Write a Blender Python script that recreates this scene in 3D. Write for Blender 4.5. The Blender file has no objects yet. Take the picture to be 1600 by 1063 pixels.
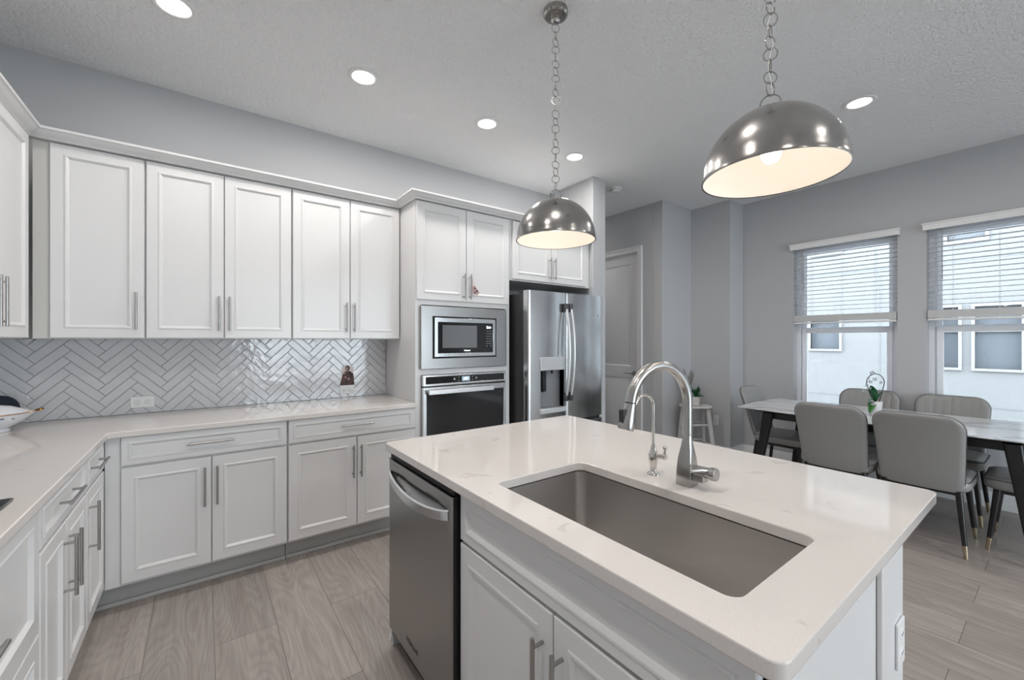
import bpy, bmesh, math, random
from mathutils import Vector, Matrix
random.seed(7)
PI = math.pi
SC = bpy.context.scene
COL = SC.collection

# ---------------------------------------------------------------- camera
FPX, CAMZ = 648.0, 1.372
YAW = math.atan2(482, 648)
cam_d = bpy.data.cameras.new('camera')
cam = bpy.data.objects.new('camera', cam_d)
COL.objects.link(cam)
cam_d.sensor_width = 36.0
cam_d.lens = 36.0 * FPX / 1600.0
cam_d.clip_start = 0.02
cam.location = (0, 0, CAMZ)
cam.rotation_euler = (PI / 2, 0, -YAW)
SC.camera = cam
# ---------------------------------------------------------------- view + world
SC.view_settings.view_transform = 'Standard'
SC.view_settings.look = 'None'
SC.view_settings.gamma = 1.0
SC.view_settings.use_curve_mapping = False
SC.view_settings.exposure = 0.44
SKY = 7.0
LAMP_W = 3.2
PENDANT_W = 0.42
world = bpy.data.worlds.new('overcast_sky')
SC.world = world
world.use_nodes = True
wn = world.node_tree
bg = wn.nodes['Background']
bg.inputs['Color'].default_value = (0.86, 0.92, 1.0, 1)
bg.inputs['Strength'].default_value = SKY

def portal(name, loc, rot, sx, sy):
    l = bpy.data.lights.new(name, 'AREA')
    l.shape = 'RECTANGLE'; l.size = sx; l.size_y = sy
    l.cycles.is_portal = True
    o = bpy.data.objects.new(name, l)
    o.location = loc; o.rotation_euler = rot
    COL.objects.link(o)
WIN = [(0.955, 1.80), (-0.085, 0.76), (-1.125, -0.28)]  # last window is unseen, added to let in more daylight
WZ0, WZ1 = 0.62, 2.385
for k, (a, b) in enumerate(WIN):
    portal('window_portal', (5.38, (a + b) / 2, (WZ0 + WZ1) / 2), (0, PI / 2, 0), WZ1 - WZ0, b - a)
portal('patio_door_portal', (2.8, -4.75, 1.2), (PI / 2, 0, 0), 3.8, 2.4)

# ---------------------------------------------------------------- materials
MATS = {}
def nodes(m):
    nt = m.node_tree
    return nt, nt.nodes, nt.links
def mat(name, color, rough=0.5, metal=0.0, spec=0.5, bump=None, emit=None, coat=0.0, aniso=0.0):
    m = bpy.data.materials.new(name); m.use_nodes = True
    nt, N, L = nodes(m)
    p = N['Principled BSDF']
    p.inputs['Base Color'].default_value = (*color, 1)
    p.inputs['Roughness'].default_value = rough
    p.inputs['Metallic'].default_value = metal
    p.inputs['Specular IOR Level'].default_value = spec
    p.inputs['Coat Weight'].default_value = coat
    p.inputs['Anisotropic'].default_value = aniso
    if emit:
        p.inputs['Emission Color'].default_value = (*emit[0], 1)
        p.inputs['Emission Strength'].default_value = emit[1]
    if bump:
        scale, strength, dist = bump
        tc = N.new('ShaderNodeTexCoord'); nz = N.new('ShaderNodeTexNoise'); b = N.new('ShaderNodeBump')
        nz.inputs['Scale'].default_value = scale
        nz.inputs['Detail'].default_value = 3
        b.inputs['Strength'].default_value = strength; b.inputs['Distance'].default_value = dist
        L.new(tc.outputs['Object'], nz.inputs['Vector']); L.new(nz.outputs['Fac'], b.inputs['Height'])
        L.new(b.outputs['Normal'], p.inputs['Normal'])
    MATS[name] = m
    return m
def ramp(N, stops):
    r = N.new('ShaderNodeValToRGB')
    e = r.color_ramp.elements
    while len(e) < len(stops): e.new(0.5)
    for k, (pos, c) in enumerate(stops):
        e[k].position = pos; e[k].color = (*c, 1)
    return r
def mapped(N, L, scale, rot=(0, 0, 0), coord='Object'):
    tc = N.new('ShaderNodeTexCoord'); mp = N.new('ShaderNodeMapping')
    mp.inputs['Scale'].default_value = scale; mp.inputs['Rotation'].default_value = rot
    L.new(tc.outputs[coord], mp.inputs['Vector'])
    return mp

mat('wall_paint', (0.49, 0.50, 0.515), 0.6, bump=(180, 0.12, 0.002))
mat('cabinet_paint', (0.735, 0.735, 0.74), 0.28, bump=(40, 0.03, 0.001))
mat('trim_paint', (0.78, 0.78, 0.785), 0.35)
mat('filler_paint', (0.66, 0.65, 0.62), 0.4)
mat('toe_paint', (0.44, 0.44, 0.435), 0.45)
mat('white_plastic', (0.78, 0.78, 0.78), 0.35)
mat('tile', (0.62, 0.63, 0.65), 0.07, 0.0, 0.8, bump=(22, 0.5, 0.005))
mat('grout', (0.42, 0.42, 0.43), 0.8)
mat('nickel', (0.42, 0.41, 0.40), 0.32, 1.0)
mat('polished_nickel', (0.66, 0.64, 0.61), 0.16, 1.0)
mat('chain_chrome', (0.48, 0.47, 0.46), 0.12, 1.0)
mat('black_glass', (0.012, 0.013, 0.015), 0.06, 0.0, 0.6)
mat('micro_window', (0.16, 0.17, 0.18), 0.08, 0.0, 0.9)
mat('black_plastic', (0.012, 0.012, 0.013), 0.4)
mat('dark_side', (0.045, 0.044, 0.045), 0.35, 0.3)
mat('slot', (0.01, 0.01, 0.01), 0.6)
mat('display', (0.25, 0.33, 0.38), 0.3, emit=((0.45, 0.6, 0.7), 0.35))
mat('display_text', (0.9, 0.95, 1), 0.3, emit=((0.9, 0.97, 1.0), 1.0))
mat('icon_grey', (0.35, 0.36, 0.37), 0.4)
mat('logo_dark', (0.06, 0.06, 0.06), 0.4)
mat('leather', (0.27, 0.27, 0.265), 0.36, bump=(260, 0.10, 0.001))
mat('piping', (0.06, 0.06, 0.065), 0.5)
mat('black_wood', (0.010, 0.010, 0.011), 0.28)
mat('brass', (0.50, 0.42, 0.30), 0.22, 1.0)
mat('shade_lining', (0.82, 0.78, 0.73), 0.6)
mat('bulb', (1, 1, 1), 0.5, emit=((1.0, 0.86, 0.68), 6.0))
mat('lamp_lens', (1, 1, 1), 0.5, emit=((1.0, 0.93, 0.86), 9.0))
mat('porcelain', (0.74, 0.76, 0.80), 0.15)
mat('gold', (0.45, 0.22, 0.07), 0.2, 1.0)
mat('navy_glaze', (0.02, 0.03, 0.05), 0.12)
mat('blue_deco', (0.12, 0.14, 0.20), 0.3)
mat('leaf', (0.010, 0.10, 0.035), 0.32)
mat('leaf_bright', (0.03, 0.19, 0.03), 0.35)
mat('petal_backlit', (0.40, 0.41, 0.43), 0.5)  # white petals, their backlit shade put into the colour
mat('stem', (0.02, 0.022, 0.018), 0.5)
mat('bud', (0.03, 0.01, 0.02), 0.5)
mat('ceramic_pot', (0.74, 0.73, 0.74), 0.3)
mat('dried_grass', (0.22, 0.20, 0.185), 0.8)
mat('stool_paint', (0.66, 0.66, 0.67), 0.5, bump=(30, 0.4, 0.004))
mat('stucco', (0.215, 0.218, 0.222), 0.9, bump=(60, 0.15, 0.004))
mat('ext_trim', (0.29, 0.295, 0.30), 0.6)
mat('ext_pane', (0.13, 0.145, 0.165), 0.25, bump=(40, 0.2, 0.003))
mat('ext_pane_light', (0.20, 0.21, 0.22), 0.3)
mat('ground', (0.55, 0.55, 0.54), 0.9)
mat('robe', (0.085, 0.040, 0.035), 0.6)
mat('robe_dark', (0.035, 0.018, 0.020), 0.6)
mat('skin_print', (0.42, 0.27, 0.22), 0.6)
mat('print_light', (0.66, 0.62, 0.62), 0.6)
mat('charm_pink', (0.50, 0.34, 0.33), 0.5)
mat('charm_dark', (0.07, 0.03, 0.04), 0.5)
mat('spring_white', (0.72, 0.72, 0.70), 0.4)
mat('plate_grey', (0.62, 0.64, 0.66), 0.35, 0.3)
mat('niche_grey', (0.30, 0.31, 0.32), 0.3, 0.4)
mat('bracket', (0.16, 0.16, 0.17), 0.3, 0.9)
mat('handle_bright', (0.74, 0.75, 0.76), 0.28, 0.65)
mat('rubber', (0.02, 0.02, 0.022), 0.5)

def ceiling_mat():
    m = mat('ceiling_texture', (0.84, 0.85, 0.86), 0.85)
    nt, N, L = nodes(m); p = N['Principled BSDF']
    mp = mapped(N, L, (1, 1, 1))
    v = N.new('ShaderNodeTexNoise'); v.inputs['Scale'].default_value = 55; v.inputs['Detail'].default_value = 2
    r = ramp(N, [(0.42, (0, 0, 0)), (0.60, (1, 1, 1))])
    b = N.new('ShaderNodeBump'); b.inputs['Strength'].default_value = 0.8; b.inputs['Distance'].default_value = 0.004
    L.new(mp.outputs[0], v.inputs['Vector']); L.new(v.outputs['Fac'], r.inputs[0]); L.new(r.outputs[0], b.inputs['Height'])
    L.new(b.outputs[0], p.inputs['Normal'])
ceiling_mat()

def floor_mat():
    m = mat('oak_plank', (0.4, 0.35, 0.32), 0.38)
    nt, N, L = nodes(m); p = N['Principled BSDF']
    mp = mapped(N, L, (1, 1, 1), (0, 0, PI / 2))
    mp.inputs['Location'].default_value = (0.3, -0.039, 0)
    br = N.new('ShaderNodeTexBrick')
    br.offset = 0.37; br.inputs['Scale'].default_value = 1.0
    br.inputs['Brick Width'].default_value = 1.45; br.inputs['Row Height'].default_value = 0.2455
    br.inputs['Mortar Size'].default_value = 0.0013; br.inputs['Mortar Smooth'].default_value = 0.1
    br.inputs['Color1'].default_value = (0.0, 0.0, 0.0, 1); br.inputs['Color2'].default_value = (1, 1, 1, 1)
    br.inputs['Mortar'].default_value = (0.5, 0.5, 0.5, 1); br.inputs['Bias'].default_value = 0.0
    L.new(mp.outputs[0], br.inputs['Vector'])
    # grain runs along world Y; each plank shifts it
    tc = N.new('ShaderNodeTexCoord')
    add = N.new('ShaderNodeVectorMath'); add.operation = 'MULTIPLY_ADD'
    add.inputs[1].default_value = (3, 7, 5)
    L.new(br.outputs['Color'], add.inputs[0]); L.new(tc.outputs['Object'], add.inputs[2])
    g1m = N.new('ShaderNodeMapping'); g1m.inputs['Scale'].default_value = (14, 1.2, 1)
    L.new(add.outputs[0], g1m.inputs['Vector'])
    g1 = N.new('ShaderNodeTexNoise'); g1.inputs['Scale'].default_value = 1.6; g1.inputs['Detail'].default_value = 8
    g1.inputs['Distortion'].default_value = 1.0
    L.new(g1m.outputs[0], g1.inputs['Vector'])
    g2m = N.new('ShaderNodeMapping'); g2m.inputs['Scale'].default_value = (90, 2.5, 1)
    L.new(add.outputs[0], g2m.inputs['Vector'])
    g2 = N.new('ShaderNodeTexNoise'); g2.inputs['Scale'].default_value = 1.5; g2.inputs['Detail'].default_value = 4
    L.new(g2m.outputs[0], g2.inputs['Vector'])
    # cathedral rings: contour lines of a stretched noise
    r3m = N.new('ShaderNodeMapping'); r3m.inputs['Scale'].default_value = (5.5, 0.8, 1)
    L.new(add.outputs[0], r3m.inputs['Vector'])
    r3 = N.new('ShaderNodeTexNoise'); r3.inputs['Scale'].default_value = 1.0; r3.inputs['Detail'].default_value = 1.5
    L.new(r3m.outputs[0], r3.inputs['Vector'])
    mu = N.new('ShaderNodeMath'); mu.operation = 'MULTIPLY'; mu.inputs[1].default_value = 170
    sn = N.new('ShaderNodeMath'); sn.operation = 'SINE'
    L.new(r3.outputs['Fac'], mu.inputs[0]); L.new(mu.outputs[0], sn.inputs[0])
    c = ramp(N, [(0.25, (0.325, 0.285, 0.262)), (0.50, (0.375, 0.335, 0.310)), (0.75, (0.43, 0.39, 0.362))])
    L.new(g1.outputs['Fac'], c.inputs[0])
    mx = N.new('ShaderNodeMix'); mx.data_type = 'RGBA'; mx.blend_type = 'MULTIPLY'; mx.inputs[0].default_value = 1
    c2 = ramp(N, [(0.30, (0.87, 0.87, 0.87)), (0.65, (1.04, 1.04, 1.04))])
    L.new(g2.outputs['Fac'], c2.inputs[0])
    L.new(c.outputs[0], mx.inputs[6]); L.new(c2.outputs[0], mx.inputs[7])
    mr = N.new('ShaderNodeMapRange'); mr.inputs[1].default_value = -1; mr.inputs[2].default_value = 1
    mr.inputs[3].default_value = 0.91; mr.inputs[4].default_value = 1.03
    L.new(sn.outputs[0], mr.inputs[0])
    mx2 = N.new('ShaderNodeMix'); mx2.data_type = 'RGBA'; mx2.blend_type = 'MULTIPLY'; mx2.inputs[0].default_value = 1
    L.new(mx.outputs[2], mx2.inputs[6]); L.new(mr.outputs[0], mx2.inputs[7])
    pt = N.new('ShaderNodeMapRange'); pt.inputs[3].default_value = 0.90; pt.inputs[4].default_value = 1.08
    L.new(br.outputs['Color'], pt.inputs[0])
    mx3 = N.new('ShaderNodeMix'); mx3.data_type = 'RGBA'; mx3.blend_type = 'MULTIPLY'; mx3.inputs[0].default_value = 1
    L.new(mx2.outputs[2], mx3.inputs[6]); L.new(pt.outputs[0], mx3.inputs[7])
    mx4 = N.new('ShaderNodeMix'); mx4.data_type = 'RGBA'; mx4.blend_type = 'MIX'
    L.new(br.outputs['Fac'], mx4.inputs[0]); L.new(mx3.outputs[2], mx4.inputs[6]); mx4.inputs[7].default_value = (0.13, 0.11, 0.10, 1)
    L.new(mx4.outputs[2], p.inputs['Base Color'])
    b = N.new('ShaderNodeBump'); b.inputs['Strength'].default_value = 0.12; b.inputs['Distance'].default_value = 0.002
    L.new(g2.outputs['Fac'], b.inputs['Height']); L.new(b.outputs[0], p.inputs['Normal'])
floor_mat()

def quartz_mat():
    m = mat('quartz', (0.68, 0.64, 0.61), 0.06)
    nt, N, L = nodes(m); p = N['Principled BSDF']
    mp = mapped(N, L, (1, 1, 1))
    n1 = N.new('ShaderNodeTexNoise'); n1.inputs['Scale'].default_value = 6.5; n1.inputs['Detail'].default_value = 9; n1.inputs['Distortion'].default_value = 1.2
    n2 = N.new('ShaderNodeTexNoise'); n2.inputs['Scale'].default_value = 300; n2.inputs['Detail'].default_value = 2
    L.new(mp.outputs[0], n1.inputs['Vector']); L.new(mp.outputs[0], n2.inputs['Vector'])
    base = (0.70, 0.665, 0.64)
    c = ramp(N, [(0.0, base), (0.665, base), (0.70, (0.59, 0.55, 0.53)), (0.73, (0.645, 0.605, 0.58)), (1.0, base)])
    L.new(n1.outputs['Fac'], c.inputs[0])
    c2 = ramp(N, [(0.3, (0.96, 0.96, 0.96)), (0.7, (1.02, 1.02, 1.02))])
    L.new(n2.outputs['Fac'], c2.inputs[0])
    mx = N.new('ShaderNodeMix'); mx.data_type = 'RGBA'; mx.blend_type = 'MULTIPLY'; mx.inputs[0].default_value = 1
    L.new(c.outputs[0], mx.inputs[6]); L.new(c2.outputs[0], mx.inputs[7]); L.new(mx.outputs[2], p.inputs['Base Color'])
quartz_mat()

def marble_mat():
    m = mat('marble', (0.75, 0.75, 0.75), 0.14)
    nt, N, L = nodes(m); p = N['Principled BSDF']
    mp = mapped(N, L, (1.6, 1.0, 1))
    n1 = N.new('ShaderNodeTexNoise'); n1.inputs['Scale'].default_value = 1.6; n1.inputs['Detail'].default_value = 7; n1.inputs['Distortion'].default_value = 0.8
    L.new(mp.outputs[0], n1.inputs['Vector'])
    a = (0.70, 0.71, 0.73)
    c = ramp(N, [(0.0, a), (0.46, a), (0.50, (0.46, 0.48, 0.51)), (0.54, a), (1, (0.75, 0.76, 0.78))])
    L.new(n1.outputs['Fac'], c.inputs[0]); L.new(c.outputs[0], p.inputs['Base Color'])
marble_mat()

def steel_mat(name, color, rough, scale):
    m = mat(name, color, rough, 1.0)
    nt, N, L = nodes(m); p = N['Principled BSDF']
    mp = mapped(N, L, scale)
    n1 = N.new('ShaderNodeTexNoise'); n1.inputs['Scale'].default_value = 1.0; n1.inputs['Detail'].default_value = 3
    L.new(mp.outputs[0], n1.inputs['Vector'])
    mr = N.new('ShaderNodeMapRange'); mr.inputs[3].default_value = rough - 0.02; mr.inputs[4].default_value = rough + 0.03
    L.new(n1.outputs['Fac'], mr.inputs[0]); L.new(mr.outputs[0], p.inputs['Roughness'])
    return m
steel_mat('steel', (0.66, 0.67, 0.68), 0.19, (2, 2, 400))
steel_mat('steel_dark', (0.36, 0.355, 0.35), 0.30, (2, 2, 400))
steel_mat('sink_steel', (0.58, 0.56, 0.545), 0.36, (3, 300, 300))
steel_mat('faucet_steel', (0.46, 0.45, 0.44), 0.25, (60, 60, 3))

def worn_metal():
    m = mat('aged_nickel', (0.5, 0.48, 0.46), 0.2, 1.0)
    nt, N, L = nodes(m); p = N['Principled BSDF']
    mp = mapped(N, L, (1, 1, 1))
    n1 = N.new('ShaderNodeTexNoise'); n1.inputs['Scale'].default_value = 9; n1.inputs['Detail'].default_value = 5
    L.new(mp.outputs[0], n1.inputs['Vector'])
    c = ramp(N, [(0.3, (0.36, 0.345, 0.33)), (0.7, (0.50, 0.485, 0.47))])
    L.new(n1.outputs['Fac'], c.inputs[0]); L.new(c.outputs[0], p.inputs['Base Color'])
    mr = N.new('ShaderNodeMapRange'); mr.inputs[3].default_value = 0.10; mr.inputs[4].default_value = 0.26
    L.new(n1.outputs['Fac'], mr.inputs[0]); L.new(mr.outputs[0], p.inputs['Roughness'])
    n2 = N.new('ShaderNodeTexNoise'); n2.inputs['Scale'].default_value = 22
    L.new(mp.outputs[0], n2.inputs['Vector'])
    b = N.new('ShaderNodeBump'); b.inputs['Strength'].default_value = 0.12; b.inputs['Distance'].default_value = 0.003
    L.new(n2.outputs['Fac'], b.inputs['Height']); L.new(b.outputs[0], p.inputs['Normal'])
worn_metal()

def glass_mat():
    m = bpy.data.materials.new('window_glass'); m.use_nodes = True
    nt, N, L = nodes(m)
    N.remove(N['Principled BSDF'])
    tr = N.new('ShaderNodeBsdfTransparent'); gl = N.new('ShaderNodeBsdfGlossy'); gl.inputs['Roughness'].default_value = 0.02
    fr = N.new('ShaderNodeFresnel'); fr.inputs['IOR'].default_value = 1.45
    mx = N.new('ShaderNodeMixShader')
    tr.inputs['Color'].default_value = (0.95, 0.98, 0.98, 1)
    L.new(fr.outputs[0], mx.inputs[0]); L.new(tr.outputs[0], mx.inputs[1]); L.new(gl.outputs[0], mx.inputs[2])
    L.new(mx.outputs[0], N['Material Output'].inputs['Surface'])
    MATS['window_glass'] = m
glass_mat()
def slat_mat():
    m = mat('slat', (0.84, 0.85, 0.86), 0.4)
    nt, N, L = nodes(m); p = N['Principled BSDF']
    tr = N.new('ShaderNodeBsdfTranslucent'); tr.inputs['Color'].default_value = (0.85, 0.87, 0.90, 1)
    mx = N.new('ShaderNodeMixShader'); mx.inputs[0].default_value = 0.45
    L.new(p.outputs[0], mx.inputs[1]); L.new(tr.outputs[0], mx.inputs[2])
    L.new(mx.outputs[0], N['Material Output'].inputs['Surface'])
slat_mat()
def vinyl_mat():
    m = mat('vinyl', (0.86, 0.87, 0.89), 0.35)
    nt, N, L = nodes(m); p = N['Principled BSDF']
    tr = N.new('ShaderNodeBsdfTranslucent'); tr.inputs['Color'].default_value = (0.84, 0.87, 0.92, 1)
    mx = N.new('ShaderNodeMixShader'); mx.inputs[0].default_value = 0.22
    L.new(p.outputs[0], mx.inputs[1]); L.new(tr.outputs[0], mx.inputs[2])
    L.new(mx.outputs[0], N['Material Output'].inputs['Surface'])
vinyl_mat()

# ---------------------------------------------------------------- mesh helpers
def box(bm, x0, x1, y0, y1, z0, z1):
    v = [bm.verts.new(p) for p in ((x0, y0, z0), (x1, y0, z0), (x1, y1, z0), (x0, y1, z0),
                                   (x0, y0, z1), (x1, y0, z1), (x1, y1, z1), (x0, y1, z1))]
    for f in ((0, 3, 2, 1), (4, 5, 6, 7), (0, 1, 5, 4), (1, 2, 6, 5), (2, 3, 7, 6), (3, 0, 4, 7)):
        bm.faces.new([v[i] for i in f])
def B(*boxes):
    bm = bmesh.new()
    for b in boxes: box(bm, *b)
    return bm
def rings(bm, loops, cap0=True, cap1=True, closed=True):
    vs = [[bm.verts.new(p) for p in lp] for lp in loops]
    n = len(vs[0])
    for a, b in zip(vs[:-1], vs[1:]):
        for i in range(n if closed else n - 1):
            j = (i + 1) % n
            bm.faces.new((a[i], a[j], b[j], b[i]))
    if cap0: bm.faces.new(vs[0][::-1])
    if cap1: bm.faces.new(vs[-1])
    return vs
def tube(bm, pts, r, n=12, cap=True):
    pts = [Vector(p) for p in pts]
    rr = r if isinstance(r, (list, tuple)) else [r] * len(pts)
    loops = []; u = None
    for i, p in enumerate(pts):
        t = (pts[min(i + 1, len(pts) - 1)] - pts[max(i - 1, 0)]).normalized()
        if u is None:
            u = t.cross(Vector((0, 0, 1)))
            if u.length < 1e-3: u = t.cross(Vector((0, 1, 0)))
        u = (u - t * u.dot(t)).normalized()
        w = t.cross(u)
        loops.append([p + (u * math.cos(2 * PI * k / n) + w * math.sin(2 * PI * k / n)) * rr[i] for k in range(n)])
    rings(bm, loops, cap, cap)
def lathe(bm, prof, c=(0, 0, 0), n=32, cap0=False, cap1=False):
    loops = [[(c[0] + max(r, 1e-4) * math.cos(2 * PI * k / n), c[1] + max(r, 1e-4) * math.sin(2 * PI * k / n), c[2] + z) for k in range(n)] for r, z in prof]
    rings(bm, loops, cap0, cap1)
def rrect(x0, x1, y0, y1, r, n=6):
    pts = []
    for cx, cy, a0 in ((x1 - r, y1 - r, 0), (x0 + r, y1 - r, PI / 2), (x0 + r, y0 + r, PI), (x1 - r, y0 + r, 3 * PI / 2)):
        for k in range(n + 1):
            a = a0 + PI / 2 * k / n
            pts.append((cx + r * math.cos(a), cy + r * math.sin(a)))
    return pts
def torus(bm, c, R, r, ax_u, ax_v, n=20, m=6, sv=1.0):
    c = Vector(c); u = Vector(ax_u).normalized(); v = Vector(ax_v).normalized()
    w = u.cross(v)
    vs = []
    for i in range(n):
        a = 2 * PI * i / n
        d = u * math.cos(a) + v * math.sin(a)
        ctr = c + u * math.cos(a) * R + v * math.sin(a) * R * sv
        vs.append([bm.verts.new(ctr + (d * math.cos(2 * PI * k / m) + w * math.sin(2 * PI * k / m)) * r) for k in range(m)])
    for i in range(n):
        a, b = vs[i], vs[(i + 1) % n]
        for k in range(m):
            bm.faces.new((a[k], b[k], b[(k + 1) % m], a[(k + 1) % m]))
def ball(bm, c, rx, ry=None, rz=None, n=14, mrot=None):
    ry = ry or rx; rz = rz or rx
    g = bmesh.ops.create_uvsphere(bm, u_segments=n, v_segments=max(6, n // 2 + 1), radius=1)
    M = Matrix.Translation(c) @ (mrot or Matrix.Identity(4)) @ Matrix.Diagonal((rx, ry, rz, 1))
    bmesh.ops.transform(bm, matrix=M, verts=g['verts'])
def panel(bm, x0, x1, z0, z1, yf, fw=0.055, t=0.02, back=True):
    """cabinet door front facing -y with beaded recessed panel"""
    prof = [(0, t), (0, .003), (.003, 0), (fw - .004, 0), (fw, -.0028), (fw + .006, -.0028), (fw + .010, .001), (fw + .014, .0045), (fw + .016, .0075)]
    loops = []
    for ins, dy in prof:
        loops.append([(x0 + ins, yf + dy, z0 + ins), (x1 - ins, yf + dy, z0 + ins), (x1 - ins, yf + dy, z1 - ins), (x0 + ins, yf + dy, z1 - ins)])
    rings(bm, loops)
    return bm
def finish(bm, name, m, parent, smooth, bevel, seg=2):
    bmesh.ops.recalc_face_normals(bm, faces=bm.faces)
    me = bpy.data.meshes.new(name); bm.to_mesh(me); bm.free()
    ms = m if isinstance(m, (list, tuple)) else [m]
    for k in ms: me.materials.append(MATS[k])
    if smooth is not None:
        me.shade_smooth()
        try: me.set_sharp_from_angle(angle=math.radians(smooth))
        except Exception: pass
    o = bpy.data.objects.new(name, me); COL.objects.link(o)
    if parent is not None: o.parent = parent
    if bevel:
        b = o.modifiers.new('bevel', 'BEVEL'); b.width = bevel; b.segments = seg; b.limit_method = 'ANGLE'; b.angle_limit = math.radians(40)
        b.harden_normals = False
    return o
def obj(name, bm, m, parent=None, smooth=35, bevel=0, label=None):
    o = finish(bm, name, m, parent, smooth, bevel)
    if label: o['label'] = label
    return o
def thing(name, label, cat, loc=(0, 0, 0), rz=0, group=None):
    o = bpy.data.objects.new(name, None); COL.objects.link(o)
    o.empty_display_size = 0.1
    o.location = loc; o.rotation_euler = (0, 0, rz)
    o['label'] = label; o['category'] = cat
    if group: o['group'] = group
    return o
def tag(o, label, cat, group=None):
    o['label'] = label; o['category'] = cat
    if group: o['group'] = group
    return o
def struct(name, bm, m, parent=None, smooth=35, bevel=0):
    o = finish(bm, name, m, parent, smooth, bevel)
    if parent is None: o['kind'] = 'structure'
    return o
def struct_root(name, loc=(0, 0, 0), rz=0):
    o = bpy.data.objects.new(name, None); COL.objects.link(o)
    o.location = loc; o.rotation_euler = (0, 0, rz); o['kind'] = 'structure'
    return o
def copy_tree(o, parent=None):
    c = o.copy(); COL.objects.link(c)
    if parent is not None: c.parent = parent
    for ch in [k for k in bpy.data.objects if k.parent == o]: copy_tree(ch, c)
    return c
def text_mesh(s, size, depth=0.0005, bold=False):
    cu = bpy.data.curves.new('lettering', 'FONT'); cu.body = s; cu.size = size; cu.extrude = depth
    cu.align_x = 'CENTER'; cu.align_y = 'CENTER'
    if bold: cu.offset = size * 0.03
    o = bpy.data.objects.new('lettering', cu); COL.objects.link(o)
    dg = bpy.context.evaluated_depsgraph_get()
    me = bpy.data.meshes.new_from_object(o.evaluated_get(dg))
    bpy.data.objects.remove(o); bpy.data.curves.remove(cu)
    return me
def lettering(name, s, size, m, parent, loc, rot, bold=False):
    me = text_mesh(s, size, bold=bold); me.materials.clear(); me.materials.append(MATS[m])
    me.transform(Matrix.Translation(loc) @ rot)
    o = bpy.data.objects.new(name, me); COL.objects.link(o); o.parent = parent
    return o
FRONT = Matrix.Rotation(PI / 2, 4, 'X')      # text standing up, read from -y

# ---------------------------------------------------------------- room shell
CZ = 2.99
XL, XR, YB, YF = -1.04, 5.175, 3.47, -4.6
struct('floor', B((XL - .15, XR + .14, YF - .14, 6.2, -0.12, 0.0)), 'oak_plank')
struct('ceiling', B((XL - .15, XR + .14, YF - .14, 6.2, CZ, CZ + 0.12)), 'ceiling_texture')
struct('wall_back', B((XL - .12, 3.085, YB, YB + .12, 0, CZ)), 'wall_paint')
struct('wall_left', B((XL - .12, XL, YF, YB, 0, CZ)), 'wall_paint')
struct('wall_partition', B((3.085, 3.27, 2.81, 6.0, 0, CZ)), 'wall_paint', bevel=.004)
struct('wall_hall_end', B((3.0, 4.40, 6.0, 6.12, 0, CZ)), 'wall_paint')
# hall wall with the door opening
DY0, DY1, DZ = 3.15, 4.0, 2.45
struct('wall_hall', B((4.26, 4.38, DY1, 6.0, 0, CZ), (4.26, 4.38, DY0, DY1, DZ, CZ), (4.26, 4.38, 2.94, DY0, 0, CZ)), 'wall_paint')
struct('wall_nook', B((4.26, 4.87, 2.81, 2.94, 0, CZ)), 'wall_paint', bevel=.004)
struct('wall_jog', B((4.87, 5.315, 2.33, 2.94, 0, CZ)), 'wall_paint', bevel=.004)
# window wall
wb = bmesh.new()
ys = [YF]
for a, b in sorted(WIN): ys += [a, b]
ys.append(2.33)
for i in range(0, len(ys), 2): box(wb, XR, XR + .14, ys[i], ys[i + 1], 0, CZ)
for a, b in WIN:
    box(wb, XR, XR + .14, a, b, 0, WZ0); box(wb, XR, XR + .14, a, b, WZ1, CZ)
bmesh.ops.remove_doubles(wb, verts=wb.verts, dist=1e-5)
struct('wall_right', wb, 'wall_paint')
# wall behind the viewpoint; unseen patio opening added for daylight and tile highlights
PX0, PX1, PZ = 0.95, 4.7, 2.4
struct('wall_front', B((XL - .12, PX0, YF - .12, YF, 0, CZ), (PX1, XR + .14, YF - .12, YF, 0, CZ), (PX0, PX1, YF - .12, YF, PZ, CZ)), 'wall_paint')
d2 = struct_root('door_2', (0, YF, 0))
pb = bmesh.new()
for i in range(5):
    x = PX0 + (PX1 - PX0) * i / 4
    box(pb, x - .04 if i else x, x + .04 if i < 4 else x, -.09, -.03, 0, PZ)
box(pb, PX0, PX1, -.09, -.03, PZ - .07, PZ); box(pb, PX0, PX1, -.09, -.03, 0, .09)
obj('door_frame', pb, 'vinyl', d2)
obj('pane', B((PX0, PX1, -.065, -.059, .09, PZ - .07)), 'window_glass', d2)

# baseboards
def baseboard(bm, x0, y0, x1, y1, nx, ny, h=.13, t=.015):
    P0, P1 = Vector((x0, y0, 0)), Vector((x1, y1, 0)); nn = Vector((nx, ny, 0))
    prof = [(0, 0), (t, 0), (t, h - .03), (t - .004, h - .022), (t - .006, h - .008), (t - .011, h), (0, h)]
    rings(bm, [[P + nn * d + Vector((0, 0, z)) for d, z in prof] for P in (P0, P1)])
bb = bmesh.new(); baseboard(bb, 5.175, YF, 5.175, 2.33, -1, 0)
struct('baseboard_right', bb, 'trim_paint')
bb = bmesh.new(); baseboard(bb, 4.87 - .015, 2.33, 5.175, 2.33, 0, -1); baseboard(bb, 4.87, 2.315, 4.87, 2.81, -1, 0)
struct('baseboard_jog', bb, 'trim_paint')
bb = bmesh.new(); baseboard(bb, 4.26 - .015, 2.81, 4.855, 2.81, 0, -1); baseboard(bb, 4.26, 2.795, 4.26, 3.08, -1, 0); baseboard(bb, 4.26, 4.08, 4.26, 6.0, -1, 0)
struct('baseboard_hall', bb, 'trim_paint')
bb = bmesh.new(); baseboard(bb, 3.27, 2.795, 3.27, 6.0, 1, 0); baseboard(bb, 3.085, 2.81, 3.285, 2.81, 0, -1)
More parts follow.
